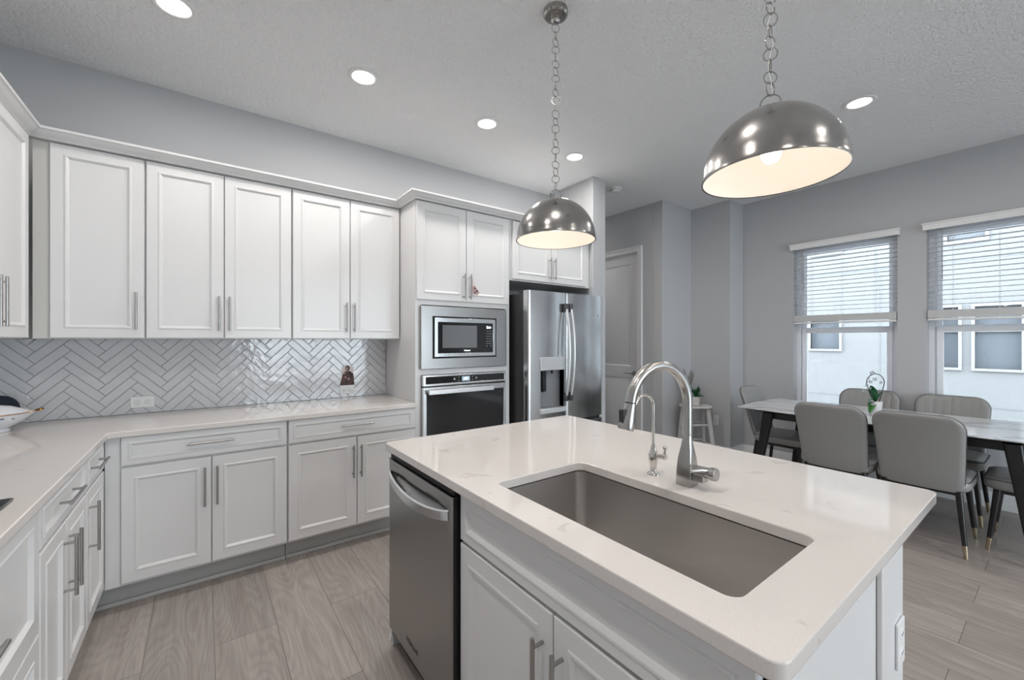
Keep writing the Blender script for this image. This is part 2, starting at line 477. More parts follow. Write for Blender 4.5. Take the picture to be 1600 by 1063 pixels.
struct('baseboard_partition', bb, 'trim_paint')

# hall door: x of local frame runs along +Y, front faces -X
d1 = struct_root('door_1', (4.26, DY1, 0), -PI / 2)   # local x -> -Y, local -y -> -X
W = DY1 - DY0
db = bmesh.new()
def raised(bm, x0, x1, z0, z1, y):
    prof = [(0, 0), (.012, .009), (.03, .009), (.045, .002)]
    loops = [[(x0 + i, y + d, z0 + i), (x1 - i, y + d, z0 + i), (x1 - i, y + d, z1 - i), (x0 + i, y + d, z1 - i)] for i, d in prof]
    return loops
st = .115
sl = [(0.004, W - .004, .008, .25), (0.004, W - .004, .905, 1.045), (0.004, W - .004, DZ - .13, DZ - .004)]
for s_ in sl: box(db, s_[0], s_[1], .02, .055, s_[2], s_[3])
for (a, b) in ((.25, .905), (1.045, DZ - .13)):
    box(db, .004, st, .02, .055, a, b); box(db, W - st, W - .004, .02, .055, a, b)
    rings(db, raised(db, st, W - st, a, b, .02), cap0=False)
bmesh.ops.remove_doubles(db, verts=db.verts, dist=1e-5)
obj('door_panel', db, 'trim_paint', d1)
cb = bmesh.new()
for x0, x1, z0, z1 in ((-.07, 0, 0, DZ + .07), (W, W + .07, 0, DZ + .07), (0, W, DZ, DZ + .07)):
    box(cb, x0, x1, -.018, 0, z0, z1)
    box(cb, x0 + (.0 if x0 < 0 or x0 == 0 else .0), x1, 0.0, .02, z0, z1) if False else None
box(cb, -.07, -.05, -.026, -.018, 0, DZ + .07); box(cb, W + .05, W + .07, -.026, -.018, 0, DZ + .07); box(cb, -.05, W + .05, -.026, -.018, DZ + .05, DZ + .07)
obj('door_casing', cb, 'trim_paint', d1, bevel=.002)
jb = B((0, .004, 0, .12, 0, DZ), (W - .004, W, 0, .12, 0, DZ), (0, W, 0, .12, DZ - .004, DZ))
obj('door_jamb', jb, 'trim_paint', d1)
hb = bmesh.new()
tube(hb, [(W - .065, .02, .96), (W - .065, -.03, .96)], .011, 12)
tube(hb, [(W - .065, -.032, .96), (W - .10, -.034, .962), (W - .175, -.032, .96)], [.009, .008, .007], 10)
lathe_pts = [(W - .065, .019, .96), (W - .065, .012, .96)]
tube(hb, lathe_pts, .03, 20)
obj('door_handle', hb, 'nickel', d1)

# ---------------------------------------------------------------- windows and blinds
blind_labels = ['white slat blind half lowered over the left dining window, nearer the orchid',
                'white slat blind half lowered over the dining window at the right edge',
                'white slat blind on the unseen window added for daylight past the table end']
def window(k, a, b):
    r = struct_root('window_%d' % (k + 1), (XR, (a + b) / 2, WZ0), -PI / 2)  # local x -> -Y, local +y -> +X (outdoors)
    w = (b - a) / 2; h = WZ1 - WZ0
    fb = bmesh.new()
    f0, f1 = .085, .138
    for x0, x1, z0, z1 in ((-w, -w + .038, 0, h), (w - .038, w, 0, h), (-w + .038, w - .038, 0, .04), (-w + .038, w - .038, h - .04, h)):
        box(fb, x0, x1, f0, f1, z0, z1)
    # stepped inner track
    for x0, x1 in ((-w + .038, -w + .052), (w - .052, w - .038)): box(fb, x0, x1, f0 + .022, f1, .04, h - .04)
    obj('window_frame', fb, 'vinyl', r, bevel=.002)
    # lower sash, meeting rail at z 1.49
    mz = 1.49 - WZ0
    sb = bmesh.new()
    for x0, x1, z0, z1 in ((-w + .052, -w + .092, .04, mz), (w - .092, w - .052, .04, mz), (-w + .092, w - .092, .04, .085), (-w + .092, w - .092, mz - .045, mz)):
        box(sb, x0, x1, f0 + .006, f0 + .040, z0, z1)
    s = obj('lower_sash', sb, 'vinyl', r, bevel=.002)
    obj('pane', B((-w + .09, w - .09, f0 + .02, f0 + .024, .08, mz - .04)), 'window_glass', s)
    sb = bmesh.new()
    for x0, x1, z0, z1 in ((-w + .052, -w + .082, mz - .02, h - .04), (w - .082, w - .052, mz - .02, h - .04), (-w + .082, w - .082, mz - .02, mz + .015), (-w + .082, w - .082, h - .075, h - .04)):
        box(sb, x0, x1, f0 + .042, f0 + .068, z0, z1)
    s = obj('upper_sash', sb, 'vinyl', r, bevel=.002)
    obj('pane', B((-w + .08, w - .08, f0 + .052, f0 + .056, mz, h - .07)), 'window_glass', s)
    obj('window_sill', B((-w - .02, w + .02, -.02, .085, -.022, .0)), 'trim_paint', r, bevel=.003)
    # blind
    t = thing('window_blind', blind_labels[k], 'blind', (XR, (a + b) / 2, WZ0), -PI / 2)
    vb = bmesh.new()
    vt = 2.405 - WZ0
    box(vb, -w - .02, w + .02, -.052, -.040, vt - .062, vt)
    box(vb, -w - .026, w + .026, -.058, -.050, vt - .014, vt)
    for x in (-w - .02, w + .008): box(vb, x, x + .012, -.040, -.002, vt - .062, vt)
    obj('valance', vb, 'white_plastic', t, bevel=.002)
    sb = bmesh.new()
    z = vt - .085
    stack = 1.632 - WZ0
    while z > stack + .02:
        box(sb, -w + .006, w - .006, -.022 + .012, .030 + .012, z - .0016, z + .0016)
        z -= .0425
    obj('slats', sb, 'slat', t)
    st_ = bmesh.new()
    zz = stack
    n = 11
    for i in range(n):
        z = stack - .006 * i
        off = .002 * math.sin(i * 2.1)
        box(st_, -w + .006, w - .006, -.012 + off, .042 + off, z - .0024, z + .0018)
    obj('slat_stack', st_, 'white_plastic', t)
    rb = B((-w + .006, w - .006, -.014, .044, stack - .088, stack - .070))
    obj('bottom_rail', rb, 'white_plastic', t, bevel=.003)
    cb_ = bmesh.new()
    for x in (-w + .16, 0, w - .16):
        for y in (-.013, .045):
            tube(cb_, [(x, y, stack - .07), (x, y, vt - .05)], .0011, 5)
    obj('ladder_cord', cb_, 'white_plastic', t)
    wd = bmesh.new(); tube(wd, [(-w + .10, -.022, vt - .06), (-w + .10, -.024, vt - .50)], .0035, 8)
    obj('tilt_wand', wd, 'nickel', t)
for k, (a, b) in enumerate(WIN): window(k, a, b)

# ---------------------------------------------------------------- outdoors
nb = thing('neighbouring_building', 'white stucco building with grey windows seen through the dining windows', 'building', (9.0, 0, 0))
BW = [(2.42, 2.85, 1.21, 1.74), (.985, 1.175, .96, 1.86), (.39, .82, .96, 1.86), (-.9, -.3, .96, 2.0), (4.2, 4.9, 1.2, 2.0),
      (2.40, 2.80, 2.93, 3.9), (.72, 1.10, 2.84, 3.9), (-.5, .2, 2.84, 3.9), (4.3, 4.8, 2.9, 3.9)]
ZB = 5.2
wl = bmesh.new()
# wall with siding joints: slabs separated by thin grooves; window recesses cut by splitting in cells
yy = sorted(set([-9, 9] + [v for w_ in BW for v in w_[:2]]))
zz = sorted(set([-.3, ZB] + [v for w_ in BW for v in w_[2:]]))
for i in range(len(yy) - 1):
    for j in range(len(zz) - 1):
        cy, cz = (yy[i] + yy[i + 1]) / 2, (zz[j] + zz[j + 1]) / 2
        if any(w_[0] < cy < w_[1] and w_[2] < cz < w_[3] for w_ in BW): continue
        box(wl, 0, .3, yy[i], yy[i + 1], zz[j], zz[j + 1])
bmesh.ops.remove_doubles(wl, verts=wl.verts, dist=1e-4)
obj('wall', wl, 'stucco', nb)
for (a, b, c, d) in BW:
    fb = bmesh.new(); e = .035
    for q in ((a - e, a, c - e, d + e), (b, b + e, c - e, d + e), (a, b, c - e, c), (a, b, d, d + e)): box(fb, -.03, .05, *q)
    if c != 1.21: box(fb, .03, .06, a, b, c + .53, c + .58)
    f = obj('window', fb, 'ext_trim', nb)
    obj('pane', B((.07, .075, a, b, c, d)), 'ext_pane', f)
jb = bmesh.new()
for z in (.40, 2.55): box(jb, -.004, 0, -9, 9, z, z + .012)
for y in (1.87, -1.5, 5.6): box(jb, -.004, 0, y, y + .012, -.3, 2.55)
obj('control_joint', jb, 'ext_pane_light', nb)
o = struct('ground', B((-30, 30, -30, 30, -.5, -.3)), 'ground')

# ---------------------------------------------------------------- cabinets
def pull(name, parent, p0, p1, out=.032, r=.0058, inset=.022):
    """bar pull between p0 and p1 on a front facing -y"""
    bm = bmesh.new(); a, b = Vector(p0), Vector(p1)
    o = Vector((0, -out, 0)); d = (b - a).normalized()
    tube(bm, [a + o, b + o], r, 12)
    for q in (a + d * inset, b - d * inset): tube(bm, [q, q + o], r * .8, 10)
    return obj(name, bm, 'nickel', parent)
def door(T, x0, x1, z0, z1, hx=None, hz=None, fw=.055, yf=0.0, name='door', hl=.212):
    o = obj(name, panel(bmesh.new(), x0, x1, z0, z1, yf, fw), 'cabinet_paint', T, smooth=20)
    if hx is not None and hz is not None:
        if name == 'drawer': pull('handle', o, (hx - hl / 2, yf, hz), (hx + hl / 2, yf, hz))
        else: pull('handle', o, (hx, yf, hz), (hx, yf, hz + hl))
    return o
UZ0, UZ1 = 1.379, 2.40
# upper cabinets, back wall: front of doors at Y = 3.14
def upper(label, x0, x1, doors, extra=None, filler=None):
    T = thing('wall_cabinet', label, 'cabinet', (x0, 3.14, UZ0), 0, 'white wall cabinets along the backsplash')
    w = x1 - x0; h = UZ1 - UZ0
    bs = [(0.0, w, .021, YB - 3.14 - .002, 0, h)]
    obj('body', B(*bs), 'cabinet_paint', T)
    if filler: obj('filler_strip', B((filler[0] - x0, 0, .018, .04, .0, h)), 'filler_paint', T, label='cream corner filler strip')
    for a, b, hx in doors: door(T, a - x0, b - x0, .004, h - .005, hx - x0, .050)
    return T
upper('single-door white wall cabinet next to the corner, leftmost over the backsplash', -.642, -.268, [(-.638, -.272, -.302)], filler=(-.70,))
upper('middle double-door white wall cabinet over the outlet', -.266, .480, [(-.262, .101, .077), (.106, .476, .131)])
upper('double-door white wall cabinet over the saint picture, touching the oven cabinet', .482, 1.242, [(.486, .858, .832), (.864, 1.234, .888)])
# upper cabinets, left wall: face at X = -0.70, local x -> +Y
XF = -.698
def upper_left(label, y0, y1, doors):
    T = thing('wall_cabinet', label, 'cabinet', (XF, y0, UZ0), PI / 2, 'white wall cabinets on the left wall')
    w = y1 - y0; h = UZ1 - UZ0
    obj('body', B((0, w, .021, abs(XL - XF) - .002, 0, h)), 'cabinet_paint', T)
    for a, b, hx in doors: door(T, a - y0, b - y0, .004, h - .005, hx - y0, .050)
upper_left('white wall cabinet cut by the left picture edge, with paired bar pulls', 2.205, 3.10, [(2.21, 2.648, 2.615), (2.652, 3.092, 2.682)])
# crown moulding
def sweep(bm, path, prof):
    n = len(path); loops = []
    for i, p in enumerate(path):
        P0 = Vector((p[0], p[1], 0))
        d = []
        if i > 0: d.append((Vector(path[i]) - Vector(path[i - 1])).normalized())
        if i < n - 1: d.append((Vector(path[i + 1]) - Vector(path[i])).normalized())
        ns = [Vector((v.y, -v.x)) for v in d]
        if len(ns) == 1: m_ = ns[0]
        else: m_ = (ns[0] + ns[1]) / (1 + ns[0].dot(ns[1]))
        loops.append([P0 + Vector((m_.x, m_.y, 0)) * q + Vector((0, 0, z)) for q, z in prof])
    rings(bm, loops)
cprof = [(-.03, 2.402), (.010, 2.402), (.012, 2.408), (.018, 2.412), (.030, 2.419), (.040, 2.430), (.046, 2.436), (.052, 2.438), (.055, 2.440), (.055, 2.452), (-.03, 2.452)]
cm = bmesh.new(); sweep(cm, [(-.712, 1.2), (-.712, 3.135), (1.240, 3.135), (1.240, 2.835), (3.083, 2.835)], cprof)
tag(obj('crown_moulding', cm, 'cabinet_paint', smooth=25), 'white crown moulding running along the tops of the wall cabinets', 'moulding')

# base cabinets, back wall: fronts at Y = 2.845
BY = 2.845
def base(label, x0, x1, doors, drawers, kick=True, filler=None, group='white base cabinets along the back wall'):
    T = thing('base_cabinet', label, 'cabinet', (x0, BY, 0), 0, group)
    w = x1 - x0
    obj('body', B((0, w, .021, YB - BY - .002, .125, .882)), 'cabinet_paint', T)
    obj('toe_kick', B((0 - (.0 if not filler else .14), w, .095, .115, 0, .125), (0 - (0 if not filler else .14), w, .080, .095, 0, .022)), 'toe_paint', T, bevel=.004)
    if filler: obj('filler_strip', B((filler - x0, 0, .018, .04, .125, .882)), 'cabinet_paint', T)
    for a, b, hx in doors: door(T, a - x0, b - x0, .140, .724, hx - x0, .463)
    for a, b, hx in drawers: door(T, a - x0, b - x0, .736, .880, hx - x0, .811, fw=.030, name='drawer')
base('white base cabinet under the left outlet, first on the back wall', -.338, .411, [(-.334, .034, .006), (.039, .407, .062)], [(-.334, .407, .034)], filler=-.394)
base('white base cabinet between its left neighbour and the oven cabinet', .413, 1.243, [(.417, .823, .796), (.828, 1.238, .847)], [(.417, 1.238, .826)])
# left run: fronts at X = -0.395, local x -> +Y
BX = -.395
def base_left(label, y0, y1):
    T = thing('base_cabinet', label, 'cabinet', (BX, y0, 0), PI / 2, 'white base cabinets along the left wall')
    w = y1 - y0
    obj('body', B((0, w, .021, abs(XL - BX) - .002, .125, .882)), 'cabinet_paint', T)
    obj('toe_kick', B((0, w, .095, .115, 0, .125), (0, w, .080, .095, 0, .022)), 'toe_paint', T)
    return T
T = base_left('narrow white base cabinet in the corner of the counter, one drawer over one door', 2.475, 2.862)
door(T, .004, .379, .140, .724, .035, .463); door(T, .004, .379, .736, .880, .165, .811, fw=.030, name='drawer')
T = base_left('white base cabinet with paired door pulls, beside the narrow corner cabinet', 1.850, 2.473)
door(T, .004, .300, .140, .724, .264, .463); door(T, .304, .618, .140, .724, .338, .463); door(T, .004, .618, .736, .880, .300, .811, fw=.030, name='drawer')
T = base_left('white drawer cabinet under the black cooktop, cut by the left picture edge', .92, 1.848)
door(T, .004, .924, .500, .880, .44, .675, name='drawer'); door(T, .004, .924, .140, .492, .44, .315, name='drawer')
for y0 in (.14, -.70):
    T = base_left('white base cabinet on the left run behind the viewpoint', y0, y0 + .778)
    door(T, .004, .387, .140, .724, .35, .463); door(T, .391, .774, .140, .724, .43, .463); door(T, .004, .774, .736, .880, .389, .811, fw=.030, name='drawer')

# worktop, L shaped, 30 mm
def extrude_poly(pts, z0, z1):
    bm = bmesh.new()
    rings(bm, [[(x, y, z0) for x, y in pts], [(x, y, z1) for x, y in pts]])
    return bm
L_ = [(XL + .002, -.70), (-.378, -.70), (-.378, 2.822), (1.241, 2.822), (1.241, YB - .002), (XL + .002, YB - .002)]
tag(obj('countertop', extrude_poly(L_, .884, .914), 'quartz', bevel=.003), 'cream quartz worktop in an L along the left and back cabinets', 'countertop')
ck = thing('cooktop', 'black glass cooktop at the left picture edge, on the worktop', 'cooktop', (-.69, 1.42, .9145))
obj('glass_top', B((-.255, .255, -.38, .38, 0, .008)), 'black_glass', ck, bevel=.002)
rb = bmesh.new()
for x, y, r in ((-.12, .2, .10), (.12, .2, .08), (-.12, -.2, .08), (.12, -.2, .11)): torus(rb, (x, y, .0082), r, .0008, (1, 0, 0), (0, 1, 0), 40, 4)
obj('burner_ring', rb, 'icon_grey', ck)

# herringbone backsplash
def herringbone(x0, x1, z0, z1, y, Wt=.0478, Lt=.2030, g=.0021, xo=-.472, zo=1.305):
    bm = bmesh.new()
    s = 1 / math.sqrt(2)
    def emit(u0, u1, v0, v1):
        u0 += g / 2; u1 -= g / 2; v0 += g / 2; v1 -= g / 2
        e = .0022
        lo = []
        for ins, dy in ((0, 0), (0, -.0045), (e * .35, -.0062), (e, -.007)):
            c = ((u0 + ins, v0 + ins), (u1 - ins, v0 + ins), (u1 - ins, v1 - ins), (u0 + ins, v1 - ins))
            lo.append([(xo + (u - v) * s, y + dy, zo + (u + v) * s) for u, v in c])
        cx = sum(p[0] for p in lo[0]) / 4; cz = sum(p[2] for p in lo[0]) / 4
        if x0 - .13 < cx < x1 + .13 and z0 - .13 < cz < z1 + .13:
            vs = [[bm.verts.new(p) for p in l] for l in lo]
            for a, b in zip(vs[:-1], vs[1:]):
                for i in range(4): bm.faces.new((a[i], a[(i + 1) % 4], b[(i + 1) % 4], b[i]))
            bm.faces.new(vs[-1])
    for a in range(-30, 31):
        for b in range(-12, 13):
            u, v = a * Wt + b * Lt, a * Wt - b * Lt
            emit(u, u + Lt, v, v + Wt)
            emit(u + Lt, u + Lt + Wt, v + Wt - Lt, v + Wt)
    for co, no in (((x0, 0, 0), (-1, 0, 0)), ((x1, 0, 0), (1, 0, 0)), ((0, 0, z0), (0, 0, -1)), ((0, 0, z1), (0, 0, 1))):
        bmesh.ops.bisect_plane(bm, geom=bm.verts[:] + bm.edges[:] + bm.faces[:], plane_co=co, plane_no=no, clear_outer=True)
    return bm
bsp = thing('tile_backsplash', 'white glossy herringbone tile backsplash between worktop and wall cabinets', 'backsplash', (0, 0, 0))
obj('grout', B((XL + .003, 1.240, YB - .0045, YB - .001, .9155, UZ0 - .001)), 'grout', bsp)
obj('tile', herringbone(XL + .004, 1.2395, .9165, UZ0 - .001, YB - .0035), 'tile', bsp, smooth=None)

# tall oven cabinet
TX0, TX1, TYF = 1.244, 2.098, 2.84
T = thing('oven_cabinet', 'tall white cabinet holding the microwave and wall oven', 'cabinet', (TX0, TYF, 0))
w = TX1 - TX0; dpt = YB - TYF - .002
obj('body', B((0, .02, .021, dpt, 0.1, UZ1), (w - .02, w, .021, dpt, 0.1, UZ1), (.02, w - .02, .05, dpt, 1.635, 1.655),
              (.02, .045, .021, .05, .1, UZ1), (w - .045, w - .02, .021, .05, .1, UZ1), (.045, w - .045, .021, .05, 1.635, UZ1),
              (.045, w - .045, .021, .05, 1.112, 1.152), (.045, w - .045, .021, .05, .1, .452), (.02, w - .02, dpt - .02, dpt, .1, UZ1)), 'cabinet_paint', T)
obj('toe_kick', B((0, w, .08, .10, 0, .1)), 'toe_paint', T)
door(T, .005, .4185, 1.672, UZ1 - .005, .392, 1.690, hl=.20)
door(T, .4225, w - .016, 1.672, UZ1 - .005, .448, 1.690, hl=.20)
door(T, .005, w - .016, .13, .44, w / 2, .33, name='drawer')
# charm hanging on the right pull
ch = thing('door_charm', 'small pink and brown charm hanging from the pull above the microwave', 'charm', (1.702, 2.800, 1.79))
bm = bmesh.new(); tube(bm, [(-.006, -.006, .07), (-.010, -.008, .03), (0, -.006, 0)], .0018, 6)
obj('string', bm, 'charm_pink', ch)
bm = bmesh.new()
rings(bm, [[(-.012, -.004, .002), (.006, -.004, .012), (.052, -.004, -.042), (.038, -.004, -.062), (.0, -.004, -.058)],
           [(-.012, -.012, .002), (.006, -.012, .012), (.052, -.012, -.042), (.038, -.012, -.062), (.0, -.012, -.058)]])
obj('tag', bm, 'charm_pink', ch, bevel=.002)
bm = bmesh.new()
for c in ((.008, -.014, -.012, .008), (.026, -.014, -.032, .009), (.010, -.014, -.046, .007)): ball(bm, c[:3], c[3], .003, c[3], 8)
obj('bead', bm, 'charm_dark', ch)

# microwave with trim kit, front at Y 2.83
mw = thing('microwave', 'built-in stainless microwave with black glass door above the wall oven', 'microwave', (1.66, 2.838, 1.155))
def frame_boxes(x0, x1, z0, z1, a0, a1, b0, b1, y0, y1):
    return [(x0, a0, y0, y1, z0, z1), (a1, x1, y0, y1, z0, z1), (a0, a1, y0, y1, z0, b0), (a0, a1, y0, y1, b1, z1)]
def mframe(x0, x1, z0, z1, a0, a1, b0, b1, y0, y1):
    """mitre-free picture frame, front -y"""
    bm = bmesh.new()
    o = [(x0, z0), (x1, z0), (x1, z1), (x0, z1)]; i = [(a0, b0), (a1, b0), (a1, b1), (a0, b1)]
    lo = [[(x, y1, z) for x, z in o], [(x, y0, z) for x, z in o], [(x, y0, z) for x, z in i], [(x, y1, z) for x, z in i]]
    vs = rings(bm, lo, False, False)
    for k in range(4): bm.faces.new((vs[3][k], vs[3][(k + 1) % 4], vs[0][(k + 1) % 4], vs[0][k]))
    return bm
obj('trim_kit', mframe(-.385, .385, .002, .470, -.293, .283, .078, .395, -.012, .014), 'steel_dark', mw, bevel=.002)
obj('cavity_gap', B((-.293, .283, -.002, .012, .078, .395)), 'slot', mw)
df = obj('door_frame', mframe(-.279, .269, .090, .384, -.252, .244, .116, .352, -.018, -.003), 'steel', mw, bevel=.0015)
dg = obj('door', B((-.252, .244, -.0165, -.004, .116, .352)), 'black_glass', mw)
obj('window', B((-.214, .090, -.0172, -.0166, .156, .330)), 'micro_window', dg)
lettering('clock_text', 'Evlv', .028, 'display_text', dg, (.203, -.0172, .318), FRONT, True)
lettering('logo', 'Whirlpool', .013, 'display_text', dg, (0, -.0172, .135), FRONT, True)
bm = bmesh.new()
for i in range(7):
    for j in range(3):
        if i == 6 and j == 1: continue
        x = .186 + j * .019; z = .288 - i * .020
        box(bm, x - .005, x + .005, -.0172, -.0166, z - .0022, z + .0022)
obj('keypad', bm, 'icon_grey', dg)

# wall oven
ov = thing('wall_oven', 'built-in wall oven with black glass door and wide steel bar handle', 'oven', (1.66, 2.838, .455))
obj('control_panel', mframe(-.372, .372, .575, .655, -.350, .357, .590, .642, -.018, .012), 'steel', ov, bevel=.002)
cp = obj('control_glass', B((-.350, .357, -.015, .010, .590, .642)), 'black_glass', ov)
obj('display', B((-.045, .025, -.0157, -.0151, .598, .634)), 'display', cp)
lettering('clock_text', '4:31', .024, 'display_text', cp, (-.010, -.0160, .616), FRONT, True)
bm = bmesh.new()
ball(bm, (-.112, -.0155, .617), .009, .002, .009, 10); ball(bm, (.085, -.0155, .617), .008, .002, .008, 10)
for x in (-.073, .050):
    for z in (.604, .628): ball(bm, (x, -.0155, z), .004, .0015, .004, 8)
obj('touch_icon', bm, 'icon_grey', cp)
odr = obj('door', mframe(-.372, .372, .005, .565, -.345, .350, .05, .520, -.020, .012), 'steel', ov, bevel=.002)
obj('door_glass', B((-.345, .350, -.017, .008, .05, .520)), 'black_glass', odr)
bm = bmesh.new()
box(bm, -.345, .225, -.062, -.048, .514, .548)
for x in (-.33, .19): box(bm, x, x + .025, -.048, -.020, .522, .540)
obj('handle', bm, 'handle_bright', odr, bevel=.004)
obj('chassis', B((-.350, .350, .014, .52, .01, .64)), 'dark_side', ov)

# cabinet over the refrigerator
T = thing('wall_cabinet', 'short white double-door cabinet above the refrigerator', 'cabinet', (2.100, TYF, 1.885))
w = 3.083 - 2.100; h = UZ1 - 1.885
obj('body', B((0, w, .021, YB - TYF - .002, 0, h)), 'cabinet_paint', T)
door(T, .022, .462, .012, h - .005, .437, .035, hl=.20); door(T, .466, .925, .012, h - .005, .492, .035, hl=.20)

# refrigerator
fr = thing('refrigerator', 'stainless french-door refrigerator with water dispenser', 'refrigerator', (2.135, 2.65, 0))
obj('body', B((0.0, .905, .075, .78, .02, 1.765)), 'dark_side', fr, bevel=.004)
obj('hinge_cover', B((.01, .10, .02, .14, 1.767, 1.785), (.805, .895, .02, .14, 1.767, 1.785)), 'dark_side', fr, bevel=.003)
def curved_front(x0, x1, z0, z1, bulge, t, hole=None, yoff=0.0):
    xs = set([x0, x1] + [x0 + (x1 - x0) * k / 16 for k in range(17)])
    zs = set([z0, z1])
    if hole: xs |= {hole[0], hole[1]}; zs |= {hole[2], hole[3]}
    xs = sorted(xs); zs = sorted(zs)
    xs = [x for k, x in enumerate(xs) if k == 0 or x - xs[k - 1] > 1e-6]
    def yf(x):
        u = (2 * x - x0 - x1) / (x1 - x0)
        e = min(x - x0, x1 - x)
        r = .012
        rd = r - math.sqrt(max(0, r * r - (r - min(e, r)) ** 2))
        return yoff - bulge * (1 - u * u) + rd
    # add rounding columns
    xs = sorted(set(xs) | {x0 + .003, x0 + .007, x0 + .012, x1 - .003, x1 - .007, x1 - .012})
    bm = bmesh.new(); V = {}
    for i, x in enumerate(xs):
        for j, z in enumerate(zs): V[i, j] = bm.verts.new((x, yf(x), z))
    for i in range(len(xs) - 1):
        for j in range(len(zs) - 1):
            if hole and hole[0] - 1e-6 <= xs[i] and xs[i + 1] <= hole[1] + 1e-6 and hole[2] - 1e-6 <= zs[j] and zs[j + 1] <= hole[3] + 1e-6: continue
            bm.faces.new((V[i, j], V[i + 1, j], V[i + 1, j + 1], V[i, j + 1]))
    # sides
    edges = [e for e in bm.edges if e.is_boundary]
    r_ = bmesh.ops.extrude_edge_only(bm, edges=edges)
    for v in [g for g in r_['geom'] if isinstance(g, bmesh.types.BMVert)]: v.co.y = yoff + t
    return bm
dl = obj('left_door', curved_front(.002, .4265, .668, 1.785, .014, .065, hole=(.125, .400, .790, 1.125)), 'steel', fr)
nc = bmesh.new()   # dispenser niche
box(nc, .125, .400, .050, .060, .79, 1.125)
box(nc, .119, .125, -.008, .060, .79, 1.125); box(nc, .400, .406, -.008, .060, .79, 1.125)
box(nc, .125, .400, -.008, .060, .784, .790)
obj('dispenser_niche', nc, 'niche_grey', dl)
obj('dispenser_panel', B((.115, .408, -.028, -.010, 1.115, 1.225)), 'plate_grey', dl, bevel=.004, label='pale steel control plate')
obj('drip_tray', B((.115, .408, -.030, .04, .752, .792)), 'plate_grey', dl, bevel=.004)
obj('dispenser_lever', B((.165, .178, .005, .020, .93, 1.105), (.178, .225, .030, .045, .93, 1.105)), 'black_plastic', dl, bevel=.002)
bm = bmesh.new(); tube(bm, [(.262, .0, 1.115), (.262, .0, 1.085)], .012, 10)
obj('spout', bm, 'black_plastic', dl)
dr = obj('right_door', curved_front(.4325, .903, .668, 1.785, .014, .065), 'steel', fr)
bm = bmesh.new(); ball(bm, (.835, -.0065, 1.60), .011, .001, .014, 16)
obj('emblem', bm, 'icon_grey', dr)
fz = obj('freezer_drawer', curved_front(.002, .903, 0.06, .642, .014, .065), 'steel', fr)
obj('gasket_gap', B((.006, .899, .030, .074, .636, .676)), 'slot', fr)
def bow(parent, x, z0, z1):
    pts = [(x, -.020 - .055 * math.sin(PI * k / 20) ** .7 if 0 < k < 20 else -.02, z0 + (z1 - z0) * k / 20) for k in range(21)]
    bm = bmesh.new(); tube(bm, pts[1:-1], .0135, 12)
    h = obj('handle', bm, 'handle_bright', parent)
    for z in (z0, z1 - .055):
        obj('handle_bracket', B((x - .017, x + .017, -.044, -.012, z - .01, z + .065)), 'bracket', h, bevel=.004)
bow(dl, .4015, .850, 1.680); bow(dr, .4590, .850, 1.680)
bm = bmesh.new(); tube(bm, [(.08 + .745 * k / 20, -.02 - .05 * math.sin(PI * k / 20) ** .6, .572) for k in range(21)], .011, 12)
obj('handle', bm, 'steel', fz)

# ---------------------------------------------------------------- island
IX0, IX1, IY0, IY1 = .648, 1.782, .237, 1.832
SX0, SX1, SY0, SY1 = .752, 1.140, .348, 1.098
def slab_with_hole(o, i, z0, z1, ro, ri):
    po, pi_ = rrect(*o, ro), rrect(*i, ri)
    bm = bmesh.new()
    lo = []
    for pts, z in ((pi_, z0), (po, z0), (po, z1), (pi_, z1)): lo.append([(x, y, z) for x, y in pts])
    vs = [[bm.verts.new(p) for p in l] for l in lo]; n = len(po)
    for a, b in ((0, 1), (1, 2), (2, 3), (3, 0)):
        for k in range(n): bm.faces.new((vs[a][k], vs[a][(k + 1) % n], vs[b][(k + 1) % n], vs[b][k]))
    return bm
tag(obj('countertop', slab_with_hole((IX0, IX1, IY0, IY1), (SX0, SX1, SY0, SY1), .884, .914, .028, .030), 'quartz', smooth=30, bevel=.003),
    'cream quartz island top with the sink cut into it', 'countertop')
sk = thing('kitchen_sink', 'deep undermount stainless sink in the island top', 'sink', ((SX0 + SX1) / 2, (SY0 + SY1) / 2, .60))
a, b = (SX1 - SX0) / 2 + .006, (SY1 - SY0) / 2 + .006
sb = bmesh.new()
lv = [(a + .02, b + .02, .2795, .05), (a, b, .2795, .035), (a, b, .07, .035), (a - .004, b - .004, .058, .035), (a - .014, b - .014, .05, .035), (.06, .06, .044, .035)]
rings(sb, [[(x, y, z) for x, y in rrect(-p, p, -q, q, r)] for p, q, z, r in lv], cap0=False)
obj('bowl', sb, 'sink_steel', sk, smooth=50)
db_ = bmesh.new(); lathe(db_, [(.001, .047), (.03, .047), (.042, .049), (.045, .052), (.045, .046)], n=28)
obj('drain', db_, 'polished_nickel', sk)

isl = thing('island_base', 'white island sink cabinet under the quartz top, panelled on its end', 'cabinet', (0, 0, 0))
IBX0, IBX1, IBY0, IBY1 = .703, 1.485, .275, 1.822
obj('body', B((IBX0, IBX0 + .018, IBY0, 1.212, .115, .882), (IBX0, IBX1 - .012, IBY0, IBY0 + .018, .1, .882),
              (1.30, IBX1, IBY0, IBY1, 0, .882), (IBX0, 1.30, 1.194, 1.212, .1, .882), (IBX0 - .02, 1.30, 1.814, IBY1, 0, .882),
              (IBX0, 1.30, IBY0, 1.212, .1, .118)), 'cabinet_paint', isl)
eb = B((1.285, IBX1, IBY0 - .012, IBY0 - .0005, 0, .882), (IBX0, 1.285, IBY0 - .010, IBY0 - .0005, .0, .115))
obj('corner_stile', eb, 'cabinet_paint', isl, bevel=.003)
obj('toe_kick', B((.78, .80, IBY0, 1.212, 0, .1)), 'toe_paint', isl)
